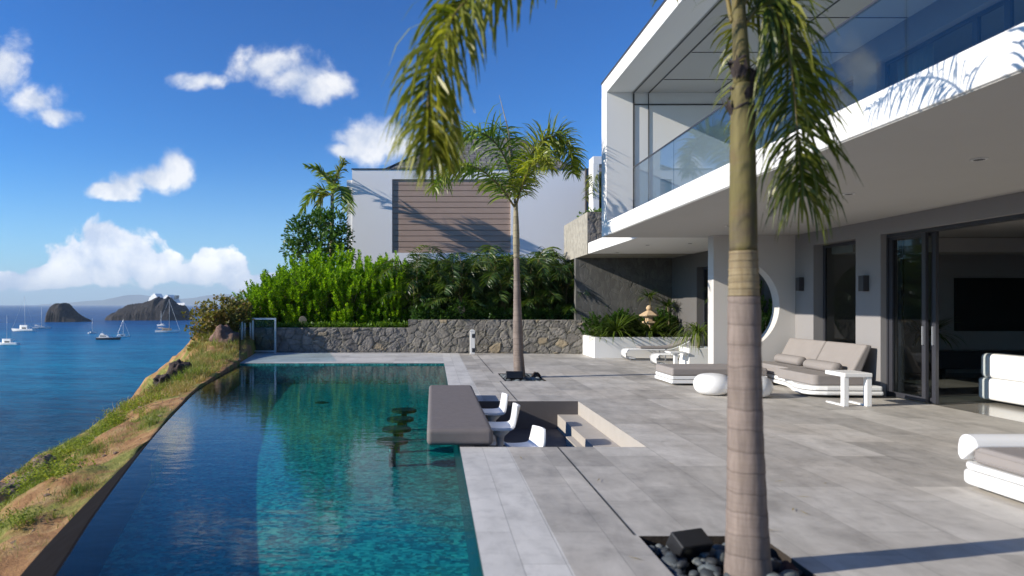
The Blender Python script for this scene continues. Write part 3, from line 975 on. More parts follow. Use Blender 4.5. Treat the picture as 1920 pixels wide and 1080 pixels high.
# ground floor: rear wall with a window and a wide sliding opening
m = MB()
WT = 0.24
m.box(BX, BX + WT, 14.0, 15.0, 0, CEIL - 0.008)
m.box(BX, BX + WT, 11.9, 12.6, 0, CEIL - 0.008)
m.box(BX, BX + WT, 12.602, 13.998, 2.82, CEIL - 0.008)
m.box(BX, BX + WT, YN, 11.898, 2.82, CEIL - 0.008)
vp('rear_wall', m, MT['house_grey'])
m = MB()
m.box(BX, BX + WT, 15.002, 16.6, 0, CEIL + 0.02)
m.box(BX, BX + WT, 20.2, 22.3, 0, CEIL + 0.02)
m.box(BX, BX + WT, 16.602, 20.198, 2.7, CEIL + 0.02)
vp('rear_wall', m, MT['shade_render'], 'grey wall beyond the screen wall, painted dark for its shade')
window(BX + 0.19, 12.61, 13.99, 0.02, 2.81, [], 0.05, 0.06)
window(BX + 0.19, 16.61, 20.19, 0.02, 2.69, [18.4], 0.05, 0.06)
# sliding leaves parked at the far side of the opening
for k, (y0, y1) in enumerate(((10.98, 11.86), (10.86, 11.74))):
    xx = BX + 0.12 + 0.075 * k
    d = MB()
    fw = 0.085
    d.box(xx, xx + 0.05, y0, y0 + fw, 0.02, 2.80); d.box(xx, xx + 0.05, y1 - fw, y1, 0.02, 2.80)
    d.box(xx + 0.002, xx + 0.048, y0 + fw, y1 - fw, 2.71, 2.80); d.box(xx + 0.002, xx + 0.048, y0 + fw, y1 - fw, 0.02, 0.10)
    dd = d.build('sliding_door', MT['dark_frame'], villa)
    g = MB(); g.quad((xx + 0.025, y0 + fw, 0.1), (xx + 0.025, y1 - fw, 0.1), (xx + 0.025, y1 - fw, 2.71), (xx + 0.025, y0 + fw, 2.71))
    g.build('pane', MT['pane'], dd)
    h = MB(); h.box(xx - 0.03, xx, y0 + 0.03, y0 + 0.05, 0.95, 1.25)
    h.build('handle', MT['steel'], dd)
m = MB(); m.box(BX + 0.10, BX + 0.26, YN, 11.89, 2.762, 2.818); m.box(BX + 0.10, BX + 0.27, 11.865, 11.897, 0.0, 2.76)
vp('door_track', m, MT['dark_frame'])
# the room behind
m = MB(); m.quad((8.0, YN, 0.002), (16, YN, 0.002), (16, 17.5, 0.002), (8.0, 17.5, 0.002))
vp('room_floor', m, MT['floor_in'])
m = MB()
m.box(8.06, 16, 16.0, 16.2, 0.003, CEIL - 0.01); m.box(15.8, 16, YN, 15.99, 0.003, CEIL - 0.01); m.box(8.06, 15.79, YN, YN + 0.2, 0.003, CEIL - 0.01)
vp('room_wall', m, MT['room'])
m = MB(); m.box(8.12, 15.79, YN + 0.21, 15.98, CEIL - 0.2, CEIL - 0.012); m.box(8.12, 15.7, 13.2, 13.9, 2.62, CEIL - 0.21)
vp('room_ceiling', m, MT['room'])
# screen wall with a round cut-out
SY = 14.70
m = MB()
c0, c1, zc, rr, xc = 6.04, BX, 1.58, 1.0, 6.46
arc = [(xc, zc - rr)] + [(xc + rr * math.sin(a), zc - rr * math.cos(a)) for a in [math.pi * k / 40 for k in range(1, 40)]] + [(xc, zc + rr)]
fr_, bk_ = SY, SY + 0.30
TOPZ = CEIL - 0.008
for yy, flip in ((fr_, False), (bk_, True)):
    polys = [[(c0, 0), (xc, 0), (xc, TOPZ), (c0, TOPZ)]]
    polys_r = []
    for (a, b) in zip(arc, arc[1:]):
        polys_r.append([a, (c1, a[1]), (c1, b[1]), b])
    polys += polys_r + [[(xc, 0), (c1, 0), (c1, zc - rr), (xc, zc - rr)], [(xc, zc + rr), (c1, zc + rr), (c1, TOPZ), (xc, TOPZ)]]
    for p in polys:
        q = [Vector((x, yy, z)) for (x, z) in p]
        if flip: q.reverse()
        m.quad(*q)
for (a, b) in zip(arc, arc[1:]):
    m.quad((a[0], fr_, a[1]), (b[0], fr_, b[1]), (b[0], bk_, b[1]), (a[0], bk_, a[1]))
m.quad((xc, fr_, arc[-1][1]), (xc, fr_, arc[0][1]), (xc, bk_, arc[0][1]), (xc, bk_, arc[-1][1]))
m.quad((c0, bk_, 0), (c0, fr_, 0), (c0, fr_, TOPZ), (c0, bk_, TOPZ))
vp('screen_wall', m, MT['screen_wall'], 'white wall with a large round cut-out')
# wall lamps
def wall_lamp(x, y, z):
    mb = MB(); mb.box(x - 0.11, x, y - 0.07, y + 0.07, z - 0.14, z + 0.14)
    l = vp('wall_lamp', mb, MT['dark_frame'], bevel=0.006)
wall_lamp(BX, 12.28, 1.98); wall_lamp(BX, 14.42, 2.03); wall_lamp(UX, 12.05, 5.0); wall_lamp(UX, 14.2, 5.0)
# recessed downlights
for (x, y, z) in ((5.6, 12.9, CEIL - 0.006), (6.6, 11.4, CEIL - 0.006), (5.6, 9.2, CEIL - 0.006), (5.6, 7.0, CEIL - 0.006), (5.5, 17.5, CEIL + 0.03), (6.4, 17.0, CEIL + 0.03), (5.4, 20.0, CEIL + 0.03), (5.6, 10.7, 6.188), (5.6, 8.4, 6.188), (5.6, 13.0, 6.188)):
    mb = MB(); mb.lathe([(0.055, z - 0.010), (0.075, z - 0.010), (0.075, z - 0.001)], (x, y), 20)
    d_ = vp('downlight', mb, MT['plastic'])
    mb = MB(); mb.lathe([(0.05, z - 0.0125), (0.05, z - 0.0105)], (x, y), 20)
    mb.build('lens', MT['dark_line'], d_)
# curtains upstairs, hanging by themselves
for (x, y0, y1, lab) in ((UX + 0.3, 12.45, 13.2, 'long pale curtain behind the narrow upstairs window'), (UX + 0.26, 10.75, 11.5, 'gathered pale curtain at the end of the wide upstairs window')):
    mb = MB()
    n = 40
    for k in range(n + 1):
        yy = y0 + (y1 - y0) * k / n
        dx = 0.045 * math.sin(k * 1.35) + 0.02 * math.sin(k * 0.6)
        mb.v.append(Vector((x + dx, yy, SLAB + 0.05))); mb.v.append(Vector((x + dx * 0.7, yy, 5.72)))
    for k in range(n):
        mb.f.append((2 * k, 2 * k + 2, 2 * k + 3, 2 * k + 1))
    cu = mb.build('curtain', MT['curtain'], smooth=True)
    sd_ = cu.modifiers.new("Solidify", 'SOLIDIFY'); sd_.thickness = 0.006
    tag(cu, lab, 'curtain', 'upstairs curtains')

# ---- annex behind the villa: a second white frame
ann = thing('annex', 'second white framed wing behind the villa, with a tall opening', 'house', (7.5, 27, 0))
m = MB(); m.box(6.1, 13, 26.0, 26.7, 6.95, 7.25); m.build('roof', MT['white'], ann, bevel=0.01)
m = MB(); m.box(6.1, 6.32, 26.0, 26.7, 3.0, 6.948); m.build('side_wall', MT['white'], ann)
m = MB(); m.box(6.33, 13, 27.6, 27.8, 0, 7.2); m.box(7.9, 13, 27.2, 27.4, 0, 6.94); m.build('rear_wall', MT['house_grey'], ann)
m = MB(); m.box(6.1, 13, 24.4, 27.5, 2.7, 2.98); m.build('floor_slab', MT['white'], ann)
m = MB(); m.box(6.5, 7.8, 27.54, 27.58, 3.1, 6.7); m.build('window', MT['screen'], ann)

# ---- neighbour's house
NY = 30.0
nb = thing('neighbour_house', 'pale neighbouring house with brown boarded panel and grey hipped roof behind the hedge', 'house', (1.5, NY, 0))
m = MB()
px0, px1, pz0, pz1 = -1.80, 3.42, P(0, 474, NY).z, P(0, 336, NY).z
xl, xr, zt = -3.56, 6.85, P(0, 318, NY).z
m.box(xl, px0, NY, NY + 9, 0, zt); m.box(px1, xr, NY, NY + 9, 0, zt)
m.box(px0 + .001, px1 - .001, NY, NY + 9, pz1, zt); m.box(px0 + .001, px1 - .001, NY, NY + 9, 0, pz0)
m.box(xl - 0.24, xl - 0.002, NY + 0.05, NY + 8, 0, zt - 0.45)
m.box(px0 + .002, px1 - .002, NY + 0.35, NY + 0.5, pz0, pz1)
m.build('wall', MT['neighbour'], nb)
m = MB()
nbd = 13
for k in range(nbd):
    z0 = pz0 + (pz1 - pz0) * k / nbd
    z1 = pz0 + (pz1 - pz0) * (k + 1) / nbd
    m.box(px0 + 0.01, px1 - 0.01, NY + 0.06 + 0.002 * (k % 2), NY + 0.12, z0 + 0.014, z1 - 0.014)
m.box(px0 + 0.01, px1 - 0.01, NY + 0.121, NY + 0.2, pz0, pz1)
m.build('boarded_panel', MT['slat'], nb)
m = MB(); m.box(xl - 0.03, xr, NY - 0.03, NY + 9.03, zt + 0.002, zt + 0.05); m.build('parapet_cap', MT['dark_frame'], nb)
m = MB()
ez = zt + 0.05
ra, rb, rz_ = Vector((1.0, NY + 5, 10.1)), Vector((4.4, NY + 5, 10.1)), 0
A, B, C_, D = Vector((-2.4, NY + 0.8, ez)), Vector((6.6, NY + 0.8, ez)), Vector((6.6, NY + 9, ez)), Vector((-2.4, NY + 9, ez))
m.v = [A, B, C_, D, ra, rb]
m.f = [(0, 1, 5, 4), (1, 2, 5), (2, 3, 4, 5), (3, 0, 4), (3, 2, 1, 0)]
m.build('roof', MT['roof'], nb)
m = MB(); m.tube([A, ra], 0.06, 6); m.tube([B, rb], 0.06, 6); m.tube([ra, rb], 0.06, 6)
m.build('ridge_cap', MT['dark_roof'], nb)
m = MB()
m.v = [Vector(p) for p in ((5.6, NY + 0.2, ez), (10.5, NY + 0.2, ez), (10.5, NY + 7, 8.75), (5.6, NY + 7, 8.75), (5.6, NY + 7, ez), (10.5, NY + 7, ez))]
m.f = [(0, 1, 2, 3), (3, 2, 5, 4), (0, 3, 4), (1, 5, 2), (0, 4, 5, 1)]
o = m.build('roof', MT['dark_roof'], nb); o['label'] = 'dark brown metal roof at the right end'
m = MB()
for k in range(12):
    x = 5.7 + 0.4 * k
    m.box(x, x + 0.03, NY + 0.16, NY + 0.2, ez, ez + 0.3)
m.box(5.6, 10.5, NY + 0.1, NY + 0.198, ez - 0.14, ez - 0.002)
m.build('gutter', MT['dark_roof'], nb)
m = MB(); m.tube([(6.72, NY - 0.06, 2.4), (6.72, NY - 0.06, zt)], 0.06, 10); m.build('drainpipe', MT['dark_roof'], nb)

# ---- stone walls with real relief
def rubble_wall(name, label, x0, x1, z0, z1, yfun, depth, step=0.035, cell=3.4, tint=(1, 1, 1), seed=0.0, amp=0.026, axis='x'):
    nx, nz = int((x1 - x0) / step), max(4, int((z1 - z0) / step))
    mb = MB(); mb.c = []
    for j in range(nz + 1):
        for i in range(nx + 1):
            X = x0 + (x1 - x0) * i / nx
            Z = z0 + (z1 - z0) * j / nz
            q = Vector((X * cell + 0.35 * mnoise.noise(Vector((X * 3, Z * 3, seed))), Z * cell * 1.15 + 0.35 * mnoise.noise(Vector((X * 3, Z * 3, seed + 9))), seed))
            ds, pts = mnoise.voronoi(q)
            ed = ds[1] - ds[0]
            s_ = min(1, max(0, ed / 0.16)); s_ = s_ * s_ * (3 - 2 * s_)
            c = pts[0]
            h1 = (math.sin(c.x * 12.99 + c.y * 78.2) * 43758.5) % 1.0
            h2 = (math.sin(c.x * 39.3 + c.y * 11.1) * 24634.6) % 1.0
            tilt = (q - c).dot(Vector((h1 - 0.5, h2 - 0.5, 0))) * 0.06
            rough_ = 0.012 * mnoise.fractal(Vector((X * 14, Z * 14, seed)), 0.8, 2, 4)
            edge_fade = 1.0 if 0 < j < nz else 0.3
            dy = -(amp * (0.4 + 0.6 * h1) * s_ + tilt + rough_) * edge_fade
            y = yfun(X)
            if axis == 'x': mb.v.append(Vector((X, y + dy, Z)))
            else: mb.v.append(Vector((y + dy, -X, Z)))
            g = 0.125 + 0.10 * h2
            w = 0.9 + 0.25 * h1
            st = (g * (0.98 + 0.10 * w), g * (0.95 + 0.05 * w), g * 0.93)
            if h1 > 0.94: st = (0.27, 0.22, 0.155)
            jt = (0.135, 0.126, 0.105)
            mb.c.append(tuple((jt[k] + (st[k] - jt[k]) * s_) * tint[k] for k in range(3)))
    n1_ = nx + 1
    for j in range(nz):
        for i in range(nx):
            a = j * n1_ + i
            mb.f.append((a, a + 1, a + n1_ + 1, a + n1_))
    # body behind the face
    k = len(mb.v)
    def bp(X, Z, d):
        y = yfun(X)
        return Vector((X, y + d, Z)) if axis == 'x' else Vector((y + d, -X, Z))
    for (X, Z, d) in ((x0, z0, depth), (x1, z0, depth), (x1, z1, depth), (x0, z1, depth), (x0, z0, -0.004), (x1, z0, -0.004), (x1, z1, -0.004), (x0, z1, -0.004)):
        mb.v.append(bp(X, Z, d)); mb.c.append((0.2 * tint[0], 0.19 * tint[1], 0.17 * tint[2]))
    mb.f += [(k + 1, k, k + 3, k + 2), (k + 7, k + 6, k + 2, k + 3), (k + 4, k + 7, k + 3, k), (k + 6, k + 5, k + 1, k + 2)]
    o_ = mb.build(name, MT['stone'])
    tag(o_, label, 'wall')
    return o_
rubble_wall('stone_wall', 'long low rubble stone wall below the bright green hedge, its lower left half', -6.3, -0.82, 0.0, 0.83, lambda X: 22.75, 0.35)
rubble_wall('stone_wall', 'taller rubble stone wall holding the palm bed, behind the white pedestal', -0.82, 5.2, 0.0, 1.10, lambda X: 22.70 - 0.11 * (X + 0.82), 0.35, seed=3.0, tint=(0.95, 0.95, 0.93))
# planter block of stone above the canopy
m = MB(); m.box(4.66, 8.5, 20.62, 24.3, SLAB - 0.28, 4.40)
pb = m.build('stone_planter', MT['stone'])
pb.data.color_attributes.new("tone", 'FLOAT_COLOR', 'POINT')
for c in pb.data.color_attributes["tone"].data: c.color = (0.33, 0.31, 0.27, 1)
tag(pb, 'square stone planter block standing on the canopy beside the upper floor', 'planter')
o = rubble_wall('cladding', '', 4.66, 8.5, SLAB - 0.28, 4.40, lambda X: 20.60, 0.015, cell=2.6, seed=5.0, tint=(0.85, 0.85, 0.85))
for k in ('label', 'category'):
    if k in o: del o[k]
o.parent = pb; o.location = Vector(o.location) - WL[pb.name]
m = MB()
m.box(4.66, 9.5, 22.3, 22.55, 0.0, CEIL + 0.02)
o = m.build('stone_wall', MT['dark_stone'])
tag(o, 'dark shaded stone wall under the canopy, behind the white planter', 'wall')

# low white planter under the canopy
wp = thing('planter', 'long low white planter of sword-leaved plants in front of the dark stone wall', 'planter', (6.2, 21.0, 0))
m = MB()
x0, x1, y0, y1, h = 4.84, 7.78, 20.45, 22.28, 0.62
m.box(x0, x1, y0, y0 + 0.12, 0, h); m.box(x0, x0 + 0.12, y0 + 0.121, y1, 0, h)
m.build('wall', MT['white'], wp)
m = MB(); m.quad((x0 + 0.12, y0 + 0.12, h - 0.07), (x1, y0 + 0.12, h - 0.07), (x1, y1, h - 0.07), (x0 + 0.12, y1, h - 0.07))
m.build('soil', MT['soil'], wp)
sp_ = thing('planter', 'small white cube planter with one drooping plant beside the screen wall', 'planter', (6.35, 16.6, 0))
m = MB(); x0, x1, y0, y1, h = 6.30, 7.0, 16.8, 17.5, 0.53
m.box(x0, x1, y0, y0 + 0.06, 0, h); m.box(x0, x1, y1 - 0.06, y1, 0, h); m.box(x0, x0 + 0.06, y0 + 0.061, y1 - 0.061, 0, h); m.box(x1 - 0.06, x1, y0 + 0.061, y1 - 0.061, 0, h)
m.build('wall', MT['white'], sp_, bevel=0.008)
m = MB(); m.quad((x0 + .06, y0 + .06, h - .05), (x1 - .06, y0 + .06, h - .05), (x1 - .06, y1 - .06, h - .05), (x0 + .06, y1 - .06, h - .05)); m.build('soil', MT['soil'], sp_)
# raised bed soil behind the stone walls
m = MB(); m.box(-6.2, -0.85, 23.101, 29.9, -0.5, 0.74); m.box(-0.849, 6.6, 23.06, 29.9, -0.5, 1.0)
structure(m.build('planting_bed', MT['soil'], origin=(0, 26, 0)))

# ================================================================== PLANTS
def rng(seed): return random.Random(seed)
UP = Vector((0, 0, 1))

def add_frond(mb, rmb, path, n, L, width, plume=0.5, droop=0.35, fwd=0.5, seed=1, start=0.08, rr=0.014, segs=4, prof=None, jit=0.25):
    """leaflets along a midrib: mb takes the leaflets, rmb the midrib"""
    r = rng(seed)
    pts = curve_pts(path, 60)
    rmb.tube(pts, [max(0.2 * rr, rr * (1 - 0.85 * k / 59)) for k in range(60)], 6)
    for k in range(n):
        t = start + (1 - start) * (k + r.random() * 0.6) / n
        f = t * 59
        i = min(58, int(f))
        p = pts[i].lerp(pts[i + 1], f - i)
        T = (pts[min(59, i + 2)] - pts[max(0, i - 1)]).normalized()
        S = T.cross(UP)
        if S.length < 0.25:
            S = T.cross(Vector((0.3, 1, 0)))
        S.normalize()
        N = S.cross(T).normalized()
        pr = prof(t) if prof else (0.35 + 0.65 * math.sin(math.pi * min(1, 0.12 + t * 0.86)) ** 0.7)
        for sgn in (-1, 1):
            ph = r.gauss(0.15, plume)
            d = (S * (sgn * math.cos(ph)) + N * math.sin(ph) + T * (fwd * (0.7 + 0.6 * r.random()))).normalized()
            l = L * pr * (0.75 + 0.45 * r.random())
            w = width * (0.8 + 0.4 * r.random())
            q = p.copy()
            line = [q.copy()]
            dr = droop * (0.6 + 0.8 * r.random())
            for s_ in range(segs):
                d = (d + Vector((r.gauss(0, 0.05 * jit * 4), r.gauss(0, 0.05 * jit * 4), -dr / segs * (0.5 + s_)))).normalized()
                q = q + d * (l / segs)
                line.append(q.copy())
            side = (line[-1] - line[0]).cross(T)
            if side.length < 1e-4: side = S.copy()
            side = (side.normalized() * 0.5 + T * 0.9 + Vector((r.gauss(0, .25), r.gauss(0, .25), r.gauss(0, .25)))).normalized()
            ws = [w * 0.5] + [w * (1 - 0.12 * s_) for s_ in range(segs - 1)] + [w * 0.12]
            mb.ribbon(line, ws, side)

def frond_part(root, path, mat, label=None, local=False, **kw):
    a, b = MB(), MB()
    add_frond(a, b, path, **kw)
    f = a.build('frond', mat, root, local=local)
    rb = b.build('rachis', MT['rachis'], f, smooth=True, local=local)
    if label: f['label'] = label
    return f

# ---- the near palm
NP = Vector((1.835, 4.10, -0.1))
near = thing('palm_tree', 'tall ringed palm nearest the camera, its trunk crossing the lounge terrace', 'palm', NP)
def pxY(x, y, Y): return P(x, y, Y)
YT = NP.y
m = MB()
ax = lambda z: interp([(-0.1, 1403), (0.9, 1397), (1.86, 1394), (2.9, 1392), (3.4, 1390)], z)
def axp(z):
    return Vector(((ax(z) - 812) * YT / F, YT, z))
rad = [(-0.1, .142), (0.05, .128), (0.4, .112), (0.8, .100), (1.25, .094), (1.6, .091), (1.68, .088)]
zs = [-0.1 + 1.75 * k / 90 for k in range(91)]
rgn = rng(4)
m.tube([axp(z) for z in zs], [interp(rad, z) + 0.0012 * math.sin(z / 0.15 * 6.28) + 0.0012 * rgn.random() for z in zs], 28)
m.build('trunk', MT['trunk'], near, smooth=True)
m = MB()
zs = [1.65 + 0.27 * k / 30 for k in range(31)]
m.tube([axp(z) for z in zs], [0.087 - 0.008 * (k / 30) + (0.004 if k % 6 == 0 else 0) for k in range(31)], 28)
m.build('ring_scars', MT['band'], near, smooth=True)
m = MB()
zs = [1.92 + 1.0 * k / 30 for k in range(31)]
m.tube([axp(z) for z in zs], [interp([(1.92, .0775), (2.1, .078), (2.5, .073), (2.8, .066), (2.92, .062)], z) for z in zs], 28)
m.build('crownshaft', MT['shaft'], near, smooth=True)
m = MB()
zs = [2.92 + 0.55 * k / 16 for k in range(17)]
m.tube([axp(z) + Vector((-0.02 * (k / 16) ** 1, 0, 0)) for k, z in enumerate(zs)], [0.052 - 0.016 * (k / 16) for k in range(17)], 18)
m.build('spear_sheath', MT['shaft'], near, smooth=True)
m = MB()
for (z, a0, s) in ((2.90, 0.2, 1), (2.78, 2.4, 1), (2.99, 3.6, .9), (2.86, 4.6, .8), (3.06, 1.4, .8), (2.74, 5.4, .9), (2.95, 5.0, .9)):
    c = axp(z)
    for k in range(5):
        a = a0 + 0.22 * k
        o1 = Vector((math.cos(a), math.sin(a), 0)) * 0.064
        m.leaf(c + o1 - Vector((0, 0, 0.05)), (Vector((math.cos(a) * 0.35, math.sin(a) * 0.35, 0.9 + 0.2 * math.sin(k * 2.1)))).normalized(), Vector((math.cos(a), math.sin(a), 0)), (0.10 + 0.03 * (k % 3)) * s, 0.035)
    m.tube([c + Vector((math.cos(t_) * 0.067, math.sin(t_) * 0.067, 0.012 * math.sin(t_ * 3))) for t_ in [a0 + 0.25 * q for q in range(14)]], [0.004 + 0.007 * ((q * 7) % 5) / 5 for q in range(14)], 6)
m.build('dry_sheath', MT['husk'], near)
gold_prof = lambda t: 0.55 + 0.45 * math.sin(math.pi * min(1, 0.1 + 0.85 * t))
# the hanging frond on the right
frond_part(near, [pxY(1400, 40, 4.1), pxY(1430, 6, 4.08), pxY(1462, 40, 4.03), pxY(1482, 120, 4.0), pxY(1492, 210, 3.98), pxY(1499, 300, 3.97), pxY(1503, 365, 3.97)], MT['frond'],
           'green frond hanging down beside the trunk', n=185, L=0.44, width=0.022, plume=0.9, droop=0.95, fwd=0.62, seed=11, rr=0.013, start=0.06, prof=lambda t: 0.72 + 0.35 * math.sin(math.pi * t))
# one hanging just behind the trunk on the left
frond_part(near, [pxY(1396, 60, 4.2), pxY(1385, 40, 4.35), pxY(1380, 90, 4.5), pxY(1380, 170, 4.55), pxY(1384, 260, 4.6)], MT['frond'],
           None, n=42, L=0.22, width=0.017, plume=0.8, droop=0.8, fwd=0.5, seed=12, rr=0.011)
# the long arching frond on the left
frond_part(near, [pxY(1392, -20, 4.05), pxY(1250, -130, 3.9), pxY(1080, -110, 3.7), pxY(940, -50, 3.5), pxY(858, 20, 3.4), pxY(818, 105, 3.35), pxY(803, 180, 3.35), pxY(804, 250, 3.35), pxY(812, 300, 3.35)], MT['frond_gold'],
           'long sunlit golden green frond arching far to the left', n=270, L=0.37, width=0.019, plume=0.85, droop=0.95, fwd=0.65, seed=13, rr=0.014, start=0.15, prof=lambda t: 0.62 + 0.4 * math.sin(math.pi * min(1, t * 0.9)) - 0.35 * max(0, t - .8) / .2)
# fronds above the picture's edge: shade on the fascia, crown seen in the glass
frond_part(near, [NP + Vector((-0.04, 0, 3.4)), NP + Vector((0.0, 0.35, 4.05)), NP + Vector((0.02, 0.85, 4.28)), NP + Vector((0.05, 1.35, 4.18))], MT['frond'], None,
           n=70, L=0.36, width=0.022, plume=0.5, droop=0.7, fwd=0.5, seed=14)
frond_part(near, [NP + Vector((-0.02, 0, 3.45)), NP + Vector((-0.1, -0.5, 4.2)), NP + Vector((-0.1, -1.2, 4.4)), NP + Vector((-0.05, -1.7, 4.0))], MT['frond'], None,
           n=60, L=0.38, width=0.022, plume=0.5, droop=0.6, fwd=0.5, seed=15)
frond_part(near, [NP + Vector((0, 0, 3.45)), NP + Vector((0.4, -0.3, 4.2)), NP + Vector((1.0, -0.6, 4.4)), NP + Vector((1.5, -0.8, 4.0))], MT['frond'], None,
           n=60, L=0.38, width=0.022, plume=0.5, droop=0.6, fwd=0.5, seed=16)

# ---- the palm at the far end of the pool
MP = Vector((1.90, 14.95, -0.1))
MY = MP.y
mid = thing('palm_tree', 'slim young palm at the far end of the pool, in front of the stone wall', 'palm', MP)
axm = [(-0.1, 975), (0.5, 972), (1.5, 970), (2.3, 969), (3.0, 968), (3.8, 967)]
def axq(z): return Vector(((interp(axm, z) - 812) * MY / F, MY, z))
rm = [(-0.1, .15), (0.1, .125), (0.5, .112), (1.0, .105), (1.6, .085), (2.2, .068), (2.6, .062)]
zs = [-0.1 + 2.72 * k / 80 for k in range(81)]
m = MB(); m.tube([axq(z) for z in zs], [interp(rm, z) + 0.002 * math.sin(z / 0.105 * 6.28) for z in zs], 20)
m.build('trunk', MT['trunk'], mid, smooth=True)
zs = [2.62 + 1.2 * k / 24 for k in range(25)]
m = MB(); m.tube([axq(z) for z in zs], [interp([(2.62, .064), (2.9, .075), (3.2, .07), (3.82, .045)], z) for z in zs], 18)
m.build('crownshaft', MT['shaft_pale'], mid, smooth=True)
mq = lambda x, y, dy=0.0: P(x, y, MY + dy)
yk = dict(width=0.034, droop=0.55, rr=0.024, segs=4)
frond_part(mid, [mq(967, 388), mq(957, 325), mq(932, 272, -.1), mq(893, 246, -.2), mq(852, 256, -.3), mq(826, 292, -.35)], MT['frond_young'], None, n=110, L=0.72, plume=0.5, fwd=0.55, seed=21, **yk)
frond_part(mid, [mq(968, 385), mq(985, 315, .1), mq(1012, 268, .1), mq(1046, 256, .1), mq(1068, 285, .05), mq(1074, 325, 0)], MT['frond_sun'], 'bushy sunlit frond curling over on the right', n=230, L=0.56, plume=0.9, fwd=0.4, seed=22, **yk)
frond_part(mid, [mq(966, 390), mq(938, 350, -.3), mq(900, 318, -.6), mq(862, 310, -.8), mq(832, 328, -.9), mq(815, 352, -1.0)], MT['frond_young'], None, n=110, L=0.60, plume=0.45, fwd=0.5, seed=23, **yk)
frond_part(mid, [mq(967, 388), mq(980, 345, -.4), mq(997, 308, -.8), mq(1018, 296, -1.1), mq(1032, 315, -1.3)], MT['frond_sun'], None, n=120, L=0.48, plume=0.7, fwd=0.55, seed=24, **yk)
frond_part(mid, [mq(966, 385), mq(960, 315, .5), mq(950, 262, 1.0), mq(935, 240, 1.5), mq(922, 255, 1.9)], MT['frond_young'], None, n=85, L=0.62, plume=0.5, fwd=0.5, seed=25, **yk)
m = MB(); m.tube([mq(966, 386), mq(962, 300), mq(952, 240), mq(936, 178)], [0.03, 0.022, 0.015, 0.004], 8)
m.build('spear_leaf', MT['shaft_pale'], mid, smooth=True)

# ---- palm behind the hedge
BP_ = P(622, 480, 28.5); BP_.z = 0.7
back = thing('palm_tree', 'small dark palm rising behind the hedge, left of the neighbouring house', 'palm', BP_)
b0 = lambda x, y, dy=0.0: P(x, y, 28.5 + dy)
m = MB(); m.tube([BP_, b0(622, 460), b0(623, 400), b0(623, 360)], [0.12, 0.10, 0.08, 0.07], 12); m.build('trunk', MT['shaft_pale'], back, smooth=True)
for k, pth in enumerate(([b0(623, 362), b0(612, 335), b0(597, 320), b0(574, 312)], [b0(623, 360), b0(633, 330), b0(640, 315), b0(645, 300)], [b0(623, 366), b0(600, 355), b0(580, 372), b0(563, 402)],
                         [b0(623, 366), b0(607, 366), b0(596, 390), b0(592, 425)], [b0(623, 364), b0(640, 352, -.4), b0(652, 365, -.5), b0(655, 400, -.5)], [b0(623, 360), b0(618, 335, .5), b0(612, 325, 1), b0(606, 330, 1.5)],
                         [b0(623, 364), b0(632, 350, -1), b0(640, 360, -1.4), b0(638, 385, -1.6)])):
    frond_part(back, pth, MT['frond_gold'] if k in (1, 3) else MT['frond_young'], None, n=44, L=0.62, width=0.07, plume=0.3, droop=0.35, fwd=0.75, seed=31 + k, rr=0.035, segs=3)

# ---- bushy shrubs: upright shoots set with whorls of narrow leaves
def shrub_mesh(seed, h, rad_, shoots, leaves, ll, lw):
    r = rng(seed)
    mb, st = MB(), MB()
    for s_ in range(shoots):
        a = r.random() * 6.283
        rr = rad_ * math.sqrt(r.random())
        el = r.random()
        zb = h * (0.02 + 0.80 * el) * (1 - 0.35 * (rr / rad_) ** 2)
        base = Vector((math.cos(a) * rr * (0.8 + 0.2 * el), math.sin(a) * rr * (0.8 + 0.2 * el), zb))
        lean = Vector((math.cos(a) * 0.55 * rr / rad_ + r.gauss(0, .12), math.sin(a) * 0.55 * rr / rad_ + r.gauss(0, .12), 1)).normalized()
        ln = (0.38 + 0.34 * r.random()) * (0.75 + 0.1 * h)
        if s_ % 3 == 0: st.tube([Vector((base.x * .3, base.y * .3, max(0, zb - 0.5))), base, base + lean * ln], [0.012, 0.009, 0.004], 4)
        for k in range(leaves):
            t = (k + r.random()) / leaves
            p = base + lean * (ln * t)
            b = k * 2.4 + r.random()
            out = Vector((math.cos(b), math.sin(b), 0.55 + 0.7 * t + r.gauss(0, .15))).normalized()
            l = ll * (0.7 + 0.5 * r.random()) * (1 - 0.35 * t)
            mb.leaf(p, out, Vector((r.gauss(0, .3), r.gauss(0, .3), 1)).normalized(), l, lw * (0.8 + 0.5 * r.random()))
    return mb, st
def shrub(name, label, cat, group, seed, h, rad_, shoots, leaves, ll, lw, mat):
    mb, st = shrub_mesh(seed, h, rad_, shoots, leaves, ll, lw)
    root = thing(name, label, cat, (0, 0, 0), group)
    mb.build('foliage', mat, root, local=True)
    st.build('stem', MT['stem'], root, local=True)
    return root
HL = 'bright green leafy shrub in the dense sunlit hedge behind the low stone wall'
hg = [shrub('hedge_shrub', HL, 'shrub', 'shrubs of the bright green hedge', 40 + k, 2.75, 0.85, 150, 42, 0.17, 0.060, MT['hedge']) for k in range(3)]
spots = [(-6.3, 24.3, .58, .9), (-6.05, 25.4, .75, 1), (-5.45, 24.2, .80, .95), (-5.2, 25.6, 1.02, 1.1), (-4.6, 24.0, .82, .95), (-4.35, 25.3, 1.08, 1.1), (-3.75, 24.1, .88, 1), (-3.4, 25.6, 1.10, 1.1),
         (-2.9, 24.0, .80, 1), (-2.5, 25.2, 1.02, 1.1), (-2.1, 24.2, .92, 1), (-1.6, 25.4, 1.0, 1), (-1.35, 24.1, .98, .9), (-0.75, 24.6, .78, .75)]
